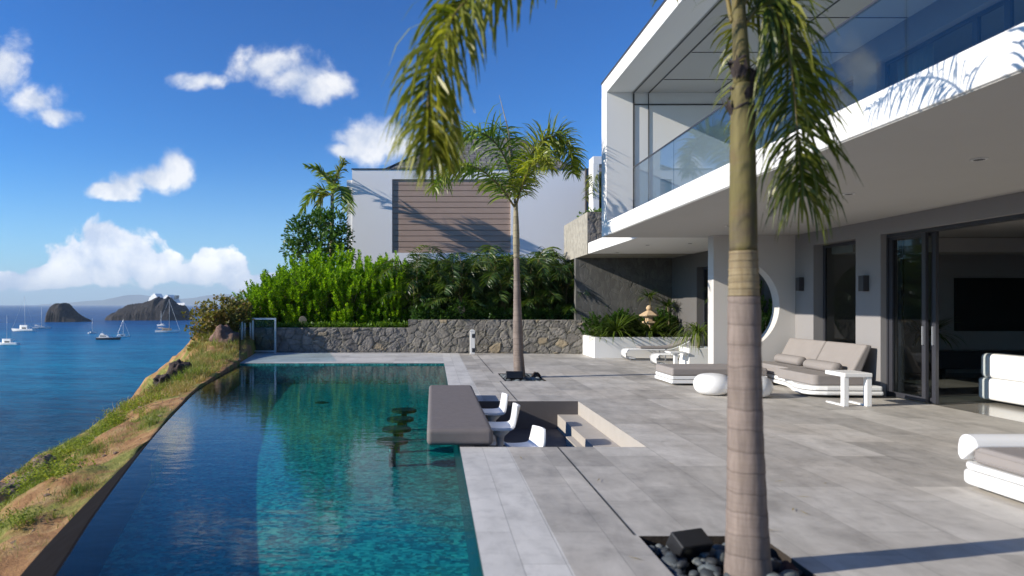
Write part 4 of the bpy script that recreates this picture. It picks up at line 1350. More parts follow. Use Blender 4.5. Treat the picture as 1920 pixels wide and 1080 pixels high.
for k, (x, y, sz, sx) in enumerate(spots):
    src = hg[k % 3]
    if k < 3: place(src, (x, y, 0.72), k * 1.7, (sx, sx, sz))
    else: copy_tree(src, (x, y, 0.72), k * 1.7, (sx, sx, sz))

# broad-leaved dark tree behind the hedge
def blob_tree(name, label, cat, base, top, blobs, nleaf, ll, lw, mat, seed, trunk_r=0.12):
    r = rng(seed)
    root = thing(name, label, cat, base)
    mb, tb = MB(), MB()
    base = Vector(base)
    fork = base.lerp(Vector(top), 0.45)
    tb.tube([base, base.lerp(fork, .5) + Vector((0.05, 0, 0)), fork], [trunk_r, trunk_r * .85, trunk_r * .7], 8)
    for (c, rad_) in blobs:
        c = Vector(c)
        tb.tube([fork, fork.lerp(c, .5) + Vector((0, 0, .1)), c], [trunk_r * .55, trunk_r * .35, trunk_r * .12], 6)
        for k in range(int(nleaf * rad_ ** 2)):
            dv = Vector((r.gauss(0, 1), r.gauss(0, 1), r.gauss(0, .9))).normalized()
            q = c + dv * rad_ * (0.55 + 0.5 * r.random()) * (1 + 0.3 * mnoise.noise(dv * 2.3 + c))
            out = (dv + Vector((r.gauss(0, .5), r.gauss(0, .5), r.gauss(0.2, .5)))).normalized()
            mb.leaf(q, out, Vector((r.gauss(0, .5), r.gauss(0, .5), 1)).normalized(), ll * (.7 + .6 * r.random()), lw * (.7 + .6 * r.random()))
    mb.build('crown', mat, root)
    tb.build('trunk', MT['stem'], root, smooth=True)
    return root
t0 = P(598, 560, 27.0); t0.z = 0.7
tc_ = lambda x, y, dy=0.0: P(x, y, 27 + dy)
blob_tree('broadleaf_tree', 'dark green broad-leaved tree behind the bright hedge, below the small palm', 'tree', t0, tc_(600, 430),
          [(tc_(560, 440), .55), (tc_(592, 425, .5), .6), (tc_(625, 420), .55), (tc_(548, 468), .4), (tc_(580, 470), .7), (tc_(618, 460, -.3), .65), (tc_(640, 445), .45), (tc_(602, 408), .4), (tc_(560, 420), .3), (tc_(638, 480), .5)], 1500, 0.17, 0.085, MT['tree'], 5)

# coastal shrub with reddish leaves on the slope by the glass gate
def twiggy(name, label, base, tips, mat, seed, ll, lw, per):
    r = rng(seed)
    root = thing(name, label, 'shrub', base)
    mb, tb = MB(), MB()
    base = Vector(base)
    for tip in tips:
        tip = Vector(tip)
        midp = base.lerp(tip, .5) + Vector((r.gauss(0, .12), r.gauss(0, .2), r.gauss(.08, .1)))
        pth = curve_pts([base, midp, tip], 14)
        tb.tube(pth, [0.028 * (1 - k / 15) + 0.004 for k in range(14)], 5)
        for k in range(per):
            i = 5 + int(r.random() * 9)
            p = pth[min(13, i)] + Vector((r.gauss(0, .16), r.gauss(0, .16), r.gauss(0, .12)))
            if k % 5 == 0: tb.tube([pth[min(13, i)], p], [0.006, 0.003], 3)
            for j in range(7):
                out = Vector((r.gauss(0, 1), r.gauss(0, 1), r.gauss(.3, .8))).normalized()
                mb.leaf(p + out * 0.03, out, Vector((r.gauss(0, .6), r.gauss(0, .6), 1)).normalized(), ll * (.7 + .6 * r.random()), lw * (.7 + .6 * r.random()))
    mb.build('foliage', mat, root); tb.build('branch', MT['cedar'], root)
    return root
c_ = lambda x, y, dy=0.0: P(x, y, 22.6 + dy)
twiggy('coastal_shrub', 'sprawling olive and reddish coastal shrub overhanging the sea, left of the glass gate', c_(432, 655), [c_(372, 590, .3), c_(385, 575), c_(405, 580, -.4), c_(420, 562), c_(445, 555, .3), c_(395, 610, -.3), c_(370, 618), c_(410, 600, .4), c_(440, 590, -.3), c_(460, 575), c_(430, 575, .8), c_(384, 600, .6), c_(455, 605)], MT['seagrape'], 6, .13, .075, 62)
twiggy('coastal_shrub', 'sparse low yellowish coastal shrub on the slope below the overhanging one', c_(420, 672, -.8), [c_(365, 642, -1), c_(362, 655, -.6), c_(375, 665, -1.2), c_(385, 640, -.7), c_(400, 645, -1.2), c_(358, 615, -.6)], MT['seagrape'], 7, .12, .065, 28)

# ---- areca palms in the shaded bed
def areca(seed, h, nf):
    r = rng(seed)
    root = thing('areca_palm', 'feathery clumping palm in the shaded bed behind the taller stone wall', 'palm', (0, 0, 0), 'clumping palms of the shaded bed')
    cm = MB()
    for k in range(nf):
        a = k * 2.4 + r.random() * .5
        tall = h * (0.26 + 0.74 * (k / nf)) * (0.9 + .2 * r.random())
        ox, oy = r.gauss(0, .12), r.gauss(0, .12)
        cz = tall * 0.55
        cm.tube([(ox, oy, 0), (ox * 1.5, oy * 1.5, cz)], [0.03, 0.02], 6)
        dx, dy = math.cos(a), math.sin(a)
        ln = 0.75 + 0.35 * r.random()
        p0 = Vector((ox * 1.5, oy * 1.5, cz))
        path = [p0, p0 + Vector((dx * ln * .30, dy * ln * .30, tall * .30)), p0 + Vector((dx * ln * .72, dy * ln * .72, tall * .40)), p0 + Vector((dx * ln * 1.15, dy * ln * 1.15, tall * .32)), p0 + Vector((dx * ln * 1.45, dy * ln * 1.45, tall * .16))]
        frond_part(root, path, MT['areca'], None, local=True, n=34, L=0.52, width=0.040, plume=0.22, droop=0.55, fwd=0.7, seed=seed * 50 + k, rr=0.014, segs=3)
    cm.build('cane', MT['shaft'], root, local=True)
    return root
ar = [areca(60, 2.8, 19), areca(61, 2.55, 20)]
aspots = [(-0.55, 23.6, .98), (0.25, 24.3, 1.0), (0.9, 23.5, .92), (1.55, 24.4, 1.02), (2.25, 23.5, .98), (2.9, 24.3, 1.06), (3.5, 23.5, .98), (4.15, 24.3, 1.05), (4.7, 23.5, .9), (-0.2, 25.2, 1.0), (1.2, 25.4, 1.0), (3.4, 25.4, 1.05), (5.5, 23.9, .85)]
for k, (x, y, sc) in enumerate(aspots):
    if k < 2: place(ar[k], (x, y, 0.95), k * 1.1, sc)
    else: copy_tree(ar[k % 2], (x, y, 0.95), k * 1.3, sc)

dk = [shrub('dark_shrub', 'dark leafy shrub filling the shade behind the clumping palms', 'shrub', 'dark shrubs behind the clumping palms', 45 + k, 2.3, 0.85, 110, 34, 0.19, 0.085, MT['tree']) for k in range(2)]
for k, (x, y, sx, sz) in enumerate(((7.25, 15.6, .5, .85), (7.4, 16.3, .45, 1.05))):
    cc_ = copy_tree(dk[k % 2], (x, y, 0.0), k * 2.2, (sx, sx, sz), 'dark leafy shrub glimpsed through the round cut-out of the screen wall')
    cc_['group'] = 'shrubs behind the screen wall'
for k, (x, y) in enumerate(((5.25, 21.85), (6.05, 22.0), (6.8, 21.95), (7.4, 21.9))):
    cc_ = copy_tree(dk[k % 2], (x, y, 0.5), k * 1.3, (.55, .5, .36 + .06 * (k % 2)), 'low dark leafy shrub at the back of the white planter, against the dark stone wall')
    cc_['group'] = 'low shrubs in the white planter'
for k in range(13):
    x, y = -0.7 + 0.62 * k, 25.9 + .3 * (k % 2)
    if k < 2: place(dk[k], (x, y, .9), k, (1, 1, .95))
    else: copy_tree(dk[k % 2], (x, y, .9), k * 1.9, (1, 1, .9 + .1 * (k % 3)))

# ---- ground cover along the wall tops (one uncountable mass each)
def cover(name, x0, x1, y0, y1, z, n, mat, ll, lw, hh, seed, label):
    r = rng(seed)
    mb = MB()
    for k in range(n):
        x = x0 + (x1 - x0) * r.random(); y = y0 + (y1 - y0) * r.random()
        hm = hh * (0.45 + 0.8 * abs(mnoise.noise(Vector((x * 1.6, y * 1.6, seed)))))
        p = Vector((x, y, z + hm * r.random()))
        out = Vector((r.gauss(0, 1), r.gauss(-.3, 1), r.gauss(.6, .6))).normalized()
        mb.leaf(p, out, Vector((r.gauss(0, .5), r.gauss(0, .5), 1)).normalized(), ll * (.7 + .6 * r.random()), lw * (.7 + .6 * r.random()))
    o_ = mb.build(name, mat)
    tag(o_, label, 'plants', None, 'stuff')
cover('ground_cover', -6.1, -0.85, 22.85, 23.9, 0.72, 7500, MT['cover'], .11, .05, .42, 71, 'low bright ground cover spilling along the top of the low stone wall')
cover('ground_cover', -0.7, 5.0, 22.75, 23.6, 0.99, 8500, MT['tree'], .13, .06, .75, 72, 'low dark ground cover under the clumping palms')

# ---- sword-leaved plants
def sword(mb, c, n, L, w, seed, droop=0.5, up=0.55):
    r = rng(seed)
    c = Vector(c)
    for k in range(n):
        a = k * 2.399 + r.random() * .4
        e = up + 0.9 * (k / n) ** 1.2 + r.gauss(0, .08)
        d = Vector((math.cos(a), math.sin(a), e * 1.1)).normalized()
        l = L * (.75 + .4 * r.random())
        q = c + Vector((d.x, d.y, 0)) * 0.03
        line = [q.copy()]
        for s_ in range(5):
            d = (d + Vector((0, 0, -droop * (s_ + .3) / 10 * (1.6 - e)))).normalized()
            q = q + d * (l / 5)
            line.append(q.copy())
        sd = (line[1] - line[0]).cross(UP)
        if sd.length < 1e-3: sd = Vector((1, 0, 0))
        mb.ribbon(line, [w * .8, w, w * .95, w * .75, w * .45, w * .06], sd.normalized())
def sword_plant(name, label, c, n, L, w, seed, stem=0.0, droop=.5, up=.45, mat='yucca', grp=None, lean=(0, 0)):
    root = thing(name, label, 'plant', c, grp)
    top = Vector(c) + Vector((lean[0], lean[1], stem))
    mb = MB(); sword(mb, top, n, L, w, seed, droop, up)
    mb.build('foliage', MT[mat], root)
    if stem:
        sb = MB(); sb.tube([c, Vector(c).lerp(top, .5) + Vector((.03, 0, 0)), top], [.04, .032, .026], 7); sb.build('stem', MT['stem'], root, smooth=True)
    return root
sword_plant('yucca', 'large pale-edged spiky plant left in the white planter', (5.60, 20.95, 0.55), 110, 1.08, .055, 81, .22, .7, .1)
sword_plant('yucca', 'spiky plant just right of the stone lantern in the white planter', (6.68, 20.95, 0.55), 95, 0.98, .055, 82, .15, .7, .1)
sword_plant('yucca', 'smallest low spiky plant at the left end of the white planter', (5.12, 20.75, 0.55), 45, 0.55, .045, 83, .05, .7, .1)
sword_plant('yucca', 'dark spiky plant at the back of the white planter between the two larger ones', (6.0, 21.9, 0.55), 50, 0.8, .05, 84, .35, .7, .2, 'areca')
sword_plant('dragon_tree', 'tall stemmed plant with a round spiky head against the dark wall, above the stone lantern', (7.05, 21.9, 0.55), 60, 0.50, .04, 85, 1.30, .6, .0, 'areca', None, (-.12, 0))
sword_plant('dragon_tree', 'shorter stemmed plant with a spiky head at the right end of the dark wall', (7.5, 21.7, 0.55), 60, 0.50, .04, 86, 1.0, .6, .0, 'areca', None, (-.05, 0))
sword_plant('drooping_plant', 'drooping grassy plant in the small white cube planter', (6.66, 17.15, 0.48), 130, 0.95, .028, 87, .42, 1.7, -.05)
# plants seen through the round cut-out
sword_plant('yucca', 'dark spiky plant seen through the round cut-out', (7.55, 16.2, 0.0), 70, 0.9, .05, 88, .9, .8, .1, 'areca')
sword_plant('yucca', 'taller dark spiky plant seen high in the round cut-out', (7.45, 16.9, 0.0), 70, 0.9, .05, 89, 1.75, .8, .1, 'areca')
# palm in the annex opening and greenery on the stone planter
ap = thing('areca_palm', 'feathery palm standing inside the opening of the second white frame', 'palm', (6.9, 26.4, 3.0))
for k in range(7):
    a = k * .9
    frond_part(ap, [(6.9, 26.4, 4.4), (6.9 + .25 * math.cos(a), 26.4 + .25 * math.sin(a), 6.1), (6.9 + .75 * math.cos(a), 26.4 + .75 * math.sin(a), 6.55), (6.9 + 1.0 * math.cos(a), 26.4 + 1.0 * math.sin(a), 5.7)], MT['frond'], None, n=40, L=.5, width=.045, plume=.3, droop=.6, fwd=.6, seed=900 + k, rr=.018, segs=3)
cm = MB(); cm.tube([(6.9, 26.4, 3.0), (6.9, 26.4, 4.5)], [.08, .06], 8); cm.build('trunk', MT['shaft'], ap, smooth=True)
cover('ground_cover', 4.75, 6.4, 20.75, 22.5, 4.40, 900, MT['cover'], .10, .05, .22, 73, 'low green plants on top of the square stone planter block')

# ---- slope: grass, dry stalks, weeds, boulders
def ground_at(X, Y):
    return land_z(edge_x(Y) - X, Y)
def blades(name, label, spots, mat, seed, hh, n_per, spread, lean, w):
    r = rng(seed)
    mb = MB()
    for (X0, Y0, s_) in spots:
        for k in range(int(n_per * s_)):
            a = r.random() * 6.283; q = abs(r.gauss(0, spread * s_))
            X, Y = X0 + math.cos(a) * q, Y0 + math.sin(a) * q
            off = edge_x(Y) - X
            if off < 0.12: continue
            z = ground_at(X, Y)
            d = Vector((r.gauss(0, lean), r.gauss(0, lean), 1)).normalized()
            h = hh * (.5 + .8 * r.random()) * (1.15 - .5 * min(1, q / (spread * s_ * 2 + .01)))
            p = Vector((X, Y, z - .01))
            b = p + d * h * .6
            t = b + (d + Vector((r.gauss(0, .5), r.gauss(0, .5), -.25))).normalized() * h * .45
            sd = Vector((math.cos(a * 3), math.sin(a * 3), 0))
            mb.ribbon([p, b, t], [w, w * .8, w * .15], sd)
    o_ = mb.build(name, mat)
    tag(o_, label, 'grass', None, 'stuff')
    return o_
r = rng(91)
gs = []
for k in range(620):
    Y = 3.2 + 15 * r.random() ** 1.1
    off = 0.25 + (interp(RIDGE, Y) + .2) * r.random()
    X = edge_x(Y) - off
    if mnoise.noise(Vector((X * .9, Y * .9, 5.0))) > -0.04: gs.append((X, Y, .5 + .6 * r.random()))
blades('grass', 'short green grass growing in patches on the bare slope beside the pool', gs, MT['grass'], 92, .075, 75, .17, .35, .006)
big = [(-3.75, 5.35, 1.0), (-4.3, 5.1, .7), (-4.0, 9.6, .9), (-4.5, 9.0, .9), (-3.6, 6.9, .8), (-4.4, 7.7, .8)]
blades('grass', 'thicker tufts of fine green grass on the slope', big, MT['grass'], 93, .10, 650, .22, .4, .005)
ds = []
for k in range(330):
    Y = 12.5 + 10.5 * r.random()
    off = 0.2 + 1.9 * r.random()
    ds.append((edge_x(Y) - off, Y, .6 + .6 * r.random()))
blades('dry_grass', 'dry straw coloured grass on the far slope below the coastal shrub', ds, MT['dry'], 94, .15, 46, .22, .7, .010)
ds = []
for k in range(200):
    Y = 3.2 + 12 * r.random()
    off = 0.2 + interp(RIDGE, Y) * r.random()
    ds.append((edge_x(Y) - off, Y, .6 + .6 * r.random()))
blades('dry_grass', 'thin dry litter and stalks scattered over the bare earth', ds, MT['dry'], 95, .045, 26, .3, .9, .005)
ds = [(edge_x(Y) - (0.25 + 1.6 * r.random()), Y, .8) for Y in [15 + 8 * r.random() for k in range(110)]]
blades('grass', 'longer green grass at the far end of the slope', ds, MT['grass'], 96, .24, 40, .2, .4, .010)

def weed(seed):
    r = rng(seed)
    root = thing('weed', 'low yellow-green leafy weed on the edge of the slope above the sea', 'plant', (0, 0, 0), 'weeds along the edge of the slope')
    mb = MB()
    for s_ in range(46):
        a = r.random() * 6.283; q = .30 * math.sqrt(r.random())
        b = Vector((math.cos(a) * q, math.sin(a) * q, 0.0))
        ax_ = Vector((math.cos(a) * q * 1.4 + r.gauss(0, .1), math.sin(a) * q * 1.4 + r.gauss(0, .1), 0.8)).normalized()
        hh = (.10 + .16 * r.random()) * (1.2 - q)
        for k in range(9):
            p = b + ax_ * hh * (k + 1) / 9
            an = k * 2.4 + r.random()
            mb.leaf(p, Vector((math.cos(an), math.sin(an), .5)).normalized(), UP, .055 * (.7 + .6 * r.random()), .030)
    mb.build('foliage', MT['weed'], root, local=True)
    return root
wds = [weed(101), weed(102)]
wsp = []
for k in range(70):
    Y = 4.6 + 12.5 * ((k * 0.618) % 1)
    rd = interp(RIDGE, Y)
    off = rd * (0.72 + 0.40 * r.random())
    if r.random() < .18: off = rd * (.35 + .4 * r.random())
    wsp.append((edge_x(Y) - off, Y, .36 + .5 * r.random()))
for k, (x, y, s_) in enumerate(wsp):
    z = ground_at(x, y) - .02
    if k < 2: place(wds[k], (x, y, z), k, s_)
    else: copy_tree(wds[k % 2], (x, y, z), k * 1.9, s_)

def boulder(name, label, c, size, mat, seed, sub=4, jag=.35):
    bm = bmesh.new()
    bmesh.ops.create_icosphere(bm, subdivisions=sub, radius=1)
    for v_ in bm.verts:
        d = v_.co.normalized()
        k = 1 + jag * mnoise.fractal(d * 1.1 + Vector((seed, seed * 2, 0)), .9, 2.1, 5)
        cell = mnoise.voronoi(d * 1.6 + Vector((seed, 0, 0)))[0]
        k *= 0.9 + .25 * (cell[1] - cell[0])
        v_.co = Vector((d.x * size[0] * k, d.y * size[1] * k, d.z * size[2] * k))
    me = bpy.data.meshes.new(name)
    bm.to_mesh(me); bm.free()
    for p in me.polygons: p.use_smooth = True
    me.materials.append(mat)
    o_ = bpy.data.objects.new(name, me)
    COL.objects.link(o_)
    o_.location = c
    return tag(o_, label, 'rock')
boulder('boulder', 'dark brown jagged rock jutting from the far slope above the sea', Vector((-6.15, 16.5, ground_at(-6.15, 16.5) + .10)), (.26, .34, .36), MT['rock_dark'], 1.3)
boulder('boulder', 'lower dark rock leaning beside the jagged one above the sea', Vector((-6.25, 15.9, ground_at(-6.25, 15.9) + .05)), (.24, .36, .24), MT['rock_dark'], 2.6)
boulder('boulder', 'reddish brown rock face under the coastal shrub near the glass gate', P(424, 640, 21.6), (.42, .5, .50), mat_rock('red_rock', (.10, .055, .04), (.26, .16, .12), 4, .06), 3.9)
boulder('boulder', 'pale pinkish boulder among the weeds on the edge of the slope', Vector((-5.42, 9.6, ground_at(-5.42, 9.6) + .02)), (.19, .22, .15), MT['rock_tan'], 5.1)
boulder('boulder', 'grey brown boulder low at the left edge of the slope', Vector((-5.15, 8.2, ground_at(-5.15, 8.2))), (.32, .42, .20), MT['rock_tan'], 6.2)
boulder('boulder', 'flat boulder set into the slope behind the grey brown one', Vector((-5.2, 8.9, ground_at(-5.2, 8.9) - .03)), (.30, .36, .12), MT['rock_tan'], 7.7)

bm0 = bmesh.new(); bmesh.ops.create_icosphere(bm0, subdivisions=1, radius=1)
_vs = [v_.co.copy() for v_ in bm0.verts]; _fs = [tuple(x.index for x in f.verts) for f in bm0.faces]; bm0.free()
mb = MB()
for k in range(420):
    Y = 3.2 + 12 * r.random()
    off = interp(BATTER, Y) + .08 + interp(RIDGE, Y) * .95 * r.random()
    X = edge_x(Y) - off
    s_ = .008 + .028 * r.random() ** 4
    i = len(mb.v); j = Vector((r.random() * 9, r.random() * 9, 0))
    for v_ in _vs:
        mb.v.append(Vector((X, Y, ground_at(X, Y))) + Vector((v_.x * s_ * 1.2, v_.y * s_, v_.z * s_ * .7)) * (1 + .4 * mnoise.noise(v_ + j)))
    mb.f += [tuple(i + a for a in f) for f in _fs]
tag(mb.build('loose_stones', MT['rock_tan']), 'small loose stones scattered over the bare earth of the slope', 'stones', None, 'stuff')

# pebbles in the planting pits
def pebbles(name, label, pit, n, seed, s0, s1):
    r = rng(seed)
    bm0 = bmesh.new(); bmesh.ops.create_icosphere(bm0, subdivisions=2, radius=1)
    vs = [v_.co.copy() for v_ in bm0.verts]; fs = [tuple(x.index for x in f.verts) for f in bm0.faces]
    bm0.free()
    mb = MB()
    for k in range(n):
        s_ = s0 + (s1 - s0) * r.random() ** 2
        x = pit[0] + s_ + (pit[1] - pit[0] - 2 * s_) * r.random(); y = pit[2] + s_ + (pit[3] - pit[2] - 2 * s_) * r.random()
        z = -0.10 + 0.07 * r.random() + s_ * .3
        rot = Matrix.Rotation(r.random() * 6.28, 3, 'Z') @ Matrix.Rotation(r.gauss(0, .5), 3, 'X')
        i = len(mb.v)
        j = Vector((r.random() * 9, r.random() * 9, 0))
        for v_ in vs:
            kk = 1 + .28 * mnoise.noise(v_ * 1.2 + j)
            q = rot @ Vector((v_.x * s_ * 1.25 * kk, v_.y * s_ * .95 * kk, v_.z * s_ * .7 * kk))
            mb.v.append(q + Vector((x, y, z)))
        mb.f += [tuple(i + a for a in f) for f in fs]
    o_ = mb.build(name, MT['pebble'], smooth=True)
    tag(o_, label, 'pebbles', None, 'stuff')
pebbles('pebbles', 'dark grey pebbles filling the pit around the near palm', PIT1, 240, 111, .025, .065)
pebbles('pebbles', 'dark grey pebbles filling the pit around the far palm', PIT2, 230, 112, .03, .075)

# ================================================================== TERRACE OBJECTS
def rounded_rect(x0, x1, y0, y1, rads, n=8):
    """plan outline, rads = corner radii (x0y0, x1y0, x1y1, x0y1)"""
    pts = []
    for (cx, cy, a0, r_) in ((x0, y0, math.pi, rads[0]), (x1, y0, 1.5 * math.pi, rads[1]), (x1, y1, 0, rads[2]), (x0, y1, .5 * math.pi, rads[3])):
        sx = 1 if cx == x0 else -1
        sy = 1 if cy == y0 else -1
        c = (cx + sx * r_, cy + sy * r_)
        if r_ < 1e-4:
            pts.append((cx, cy)); continue
        for k in range(n + 1):
            a = a0 + .5 * math.pi * k / n
            pts.append((c[0] + r_ * math.cos(a), c[1] + r_ * math.sin(a)))
    return pts

def garden_light(label, c, size, rot, tilt):
    root = thing('garden_spotlight', label, 'spotlight', c)
    a, b, d = size
    mb = MB(); mb.box(-a / 2, a / 2, -b / 2, b / 2, .03, .03 + d)
    h = mb.build('housing', MT['black'], root, local=True, bevel=.012)
    h.rotation_euler = (tilt, 0, rot)
    mb = MB(); mb.box(-a / 2 + .02, a / 2 - .02, -b / 2 - .004, -b / 2 + .002, .05, .01 + d)
    l = mb.build('lens', MT['screen'], h, local=True)
    mb = MB(); mb.tube([(0, 0, -.06), (0, 0, .05)], .015, 8); mb.build('stake', MT['black'], root, local=True)
    return root
garden_light('black box spotlight lying at an angle among the pebbles, left of the near palm trunk', (1.66, 4.50, -0.04), (.25, .14, .12), R(20), R(30))
garden_light('black box spotlight beside the foot of the far palm', (1.74, 14.62, -0.03), (.36, .22, .16), R(-4), R(-14))
boulder('lava_rock', 'small dark red rock among the pebbles right of the near palm trunk', (2.14, 4.12, -.03), (.06, .05, .08), mat_rock('dark_red_rock', (.03, .012, .012), (.09, .035, .03), 12, .02), 4.4, 3)
boulder('lava_rock', 'small black rock at the right end of the far palm pit', (2.28, 15.2, -.02), (.11, .11, .12), MT['rock_dark'], 8.4, 3)

# bar slab over the pool edge
bar = thing('bar_counter', 'thick taupe stone bar slab overhanging the pool beside the sunken seating', 'bar counter', (0.3, 9.7, 0))
m = MB(); m.box(-0.07, 0.68, 7.70, 11.95, 0.005, 0.195)
m.build('counter_top', MT['bar'], bar, bevel=0.05, seg=4)
m = MB(); m.box(0.302, 0.46, 7.72, 11.25, RF, 0.004)
m.build('support', MT['recess'], bar)
m = MB(); m.box(-0.02, -0.012, 8.0, 11.6, -0.012, 0.004); m.build('drip_edge', MT['drain'], bar)

# white moulded bar chairs
def bar_chair():
    root = thing('bar_chair', 'white moulded pedestal chair', 'chair', (0, 0, 0), 'white chairs at the sunken bar')
    prof = [(-.26, .455), (-.22, .44), (-.10, .425), (.05, .425), (.14, .44), (.19, .50), (.225, .62), (.25, .72)]
    prof = [(p.x, p.z) for p in curve_pts([(a, 0, b) for a, b in prof], 28)]
    mb = MB()
    nw = 9
    for k, (x, z) in enumerate(prof):
        hw = interp([(0, .20), (8, .225), (16, .235), (20, .23), (27, .185)], k)
        for j in range(nw):
            s_ = -1 + 2 * j / (nw - 1)
            lift = .022 * s_ * s_ * (1 if k < 18 else .3)
            wrap = -.05 * s_ * s_ * max(0, (k - 15) / 12)
            mb.v.append(Vector((x + wrap, s_ * hw, z + lift)))
    for k in range(len(prof) - 1):
        for j in range(nw - 1):
            a = k * nw + j
            mb.f.append((a, a + 1, a + nw + 1, a + nw))
    o_ = mb.build('seat_shell', MT['plastic'], root, smooth=True, local=True)
    sd = o_.modifiers.new("Solidify", 'SOLIDIFY'); sd.thickness = .035; sd.offset = -1
    bv = o_.modifiers.new("Bevel", 'BEVEL'); bv.width = .012; bv.segments = 2; bv.limit_method = 'ANGLE'
    mb = MB(); mb.lathe([(.055, .03), (.045, .10), (.042, .25), (.055, .34), (.12, .405)], (0, 0), 20)
    mb.build('pedestal', MT['plastic'], root, smooth=True, local=True)
    mb = MB(); mb.lathe([(.20, .0), (.20, .012), (.17, .022), (.06, .032)], (0, 0), 28)
    mb.build('base', MT['plastic'], root, smooth=True, local=True)
    return root
ch = bar_chair()
place(ch, (0.88, 10.15, RF), 0.05, 1, 'white pedestal chair at the sunken bar, farthest of the three and tucked in')
copy_tree(ch, (0.86, 8.80, RF), -0.05, 1.06, 'white pedestal chair in the middle of the sunken bar, its back tallest in view')
copy_tree(ch, (1.10, 8.02, RF - 0.0), 0.30, 0.84, 'white pedestal chair turned and pulled away from the sunken bar, nearest of the three')

# stools standing in the pool
def pool_stool():
    root = thing('pool_stool', 'dark round stool under water', 'stool', (0, 0, 0), 'round stools standing in the pool')
    mb = MB(); mb.lathe([(.16, .30), (.215, .315), (.215, .35), (.20, .36)], (0, 0), 32); mb.build('seat', MT['black'], root, local=True, smooth=False)
    mb = MB(); mb.lathe([(.05, .0), (.05, .299)], (0, 0), 16); mb.build('post', MT['black'], root, local=True, smooth=True)
    return root
ps = pool_stool()
for k, (y, lab) in enumerate(((11.75, 'dark round pool stool under water beside the bar, farthest of the four'), (10.85, 'dark round pool stool under water, second farthest of the four'),
                              (9.98, 'dark round pool stool under water, second nearest of the four'), (9.12, 'dark round pool stool under water, nearest of the four and level with the bar chairs'))):
    if k == 0: place(ps, (-0.50, y, FLOOR), 0, 1, lab)
    else: copy_tree(ps, (-0.51 - .012 * k, y, FLOOR), k, 1, lab)
m = MB(); m.lathe([(.15, FLOOR + .004), (.15, FLOOR + .012), (.13, FLOOR + .018)], (-2.45, 15.0), 28)
tag(m.build('floor_drain', MT['black']), 'dark round drain cover on the pool floor', 'drain')
# glass fence and gate at the pool's far corner
fence = thing('glass_fence', 'frameless glass fence panels along the far left corner of the pool terrace', 'fence', (-5.8, 20.8, 0))
for (a, b) in (((-5.30, 18.66), (-5.72, 20.65)), ((-5.73, 20.70), (-6.12, 22.55))):
    mb = MB()
    a, b = Vector((*a, 0)), Vector((*b, 0))
    t_ = (b - a).normalized(); n_ = Vector((-t_.y, t_.x, 0)) * .006
    i = len(mb.v)
    for z in (0.02, 1.10):
        for q in (a - n_, b - n_, b + n_, a + n_): mb.v.append(Vector((q.x, q.y, z)))
    mb.f = [(3, 2, 1, 0), (4, 5, 6, 7), (0, 1, 5, 4), (1, 2, 6, 5), (2, 3, 7, 6), (3, 0, 4, 7)]
    g = mb.build('glass_panel', MT['fence_glass'], fence)
    for f_ in (.15, .85):
        q = a.lerp(b, f_)
        c = MB(); c.box(q.x - .02, q.x + .02, q.y - .03, q.y + .03, 0.001, .09); c.build('clamp', MT['steel'], g)
gate = thing('gate', 'glass gate in a square pale metal frame in front of the low stone wall', 'gate', (-5.5, 22.4, 0))
gx0, gx1, gy, gz = P(473, 0, 22.4).x, P(518, 0, 22.4).x, 22.4, 1.16
m = MB()
t_ = .055
m.box(gx0, gx0 + t_, gy - .03, gy + .03, 0, gz); m.box(gx1 - t_, gx1, gy - .03, gy + .03, 0, gz)
m.box(gx0 + t_, gx1 - t_, gy - .029, gy + .029, gz - t_, gz - .001); m.box(gx0 + t_, gx1 - t_, gy - .029, gy + .029, .04, .04 + t_)
m.build('frame', MT['steel'], gate)
m = MB(); m.box(gx0 + t_, gx1 - t_, gy - .005, gy + .005, .04 + t_, gz - t_); m.build('pane', MT['fence_glass'], gate)
m = MB(); m.box(gx0 - .08, gx0 - .03, gy - .02, gy + .02, 0, 1.0); m.build('latch_post', MT['steel'], gate)

# pedestal by the wall
px = P(886, 0, 21.9).x
ped = thing('pedestal', 'slim white pedestal with two dark panels in front of the stone wall', 'pedestal', (px, 21.9, 0))
m = MB(); m.box(px - .085, px + .075, 21.84, 21.96, 0.002, .74); m.v += []
m.build('body', MT['boat_white'], ped, bevel=.01)
m = MB(); m.prism_y([(px - .10, .742), (px + .09, .742), (px + .03, .80), (px - .04, .80)], 21.83, 21.97); m.build('cap', MT['boat_white'], ped)
for z in (.14, .60):
    m = MB(); m.box(px - .02, px + .085, 21.826, 21.90, z - .065, z + .065); m.build('panel', MT['boat_dark'], ped)

# pale discs in the beds
for (x, y, Y, lab) in ((568, 600, 23.0, 'pale flat round disc lamp in the ground cover, nearer the glass gate'), (865, 581, 22.9, 'pale flat round disc lamp among the dark ground cover under the clumping palms')):
    c = P(x, y, Y)
    root = thing('disc_lamp', lab, 'garden lamp', (c.x, c.y, .75))
    mb = MB()
    n = 28
    for yy in (-.03, .03):
        for k in range(n):
            a = 6.2832 * k / n
            mb.v.append(Vector((c.x + .13 * math.cos(a), c.y + yy - .25 * (.13 * math.sin(a)), c.z + .13 * math.sin(a))))
    mb.f = [tuple(range(n)), tuple(n + n - 1 - k for k in range(n))] + [((k + 1) % n, k, n + k, n + (k + 1) % n) for k in range(n)]
    mb.build('disc', MT['pale_disc'], root, bevel=.01)
    mb = MB(); mb.tube([(c.x, c.y, .7), (c.x, c.y, c.z - .1)], .02, 8); mb.build('stake', MT['black'], root)

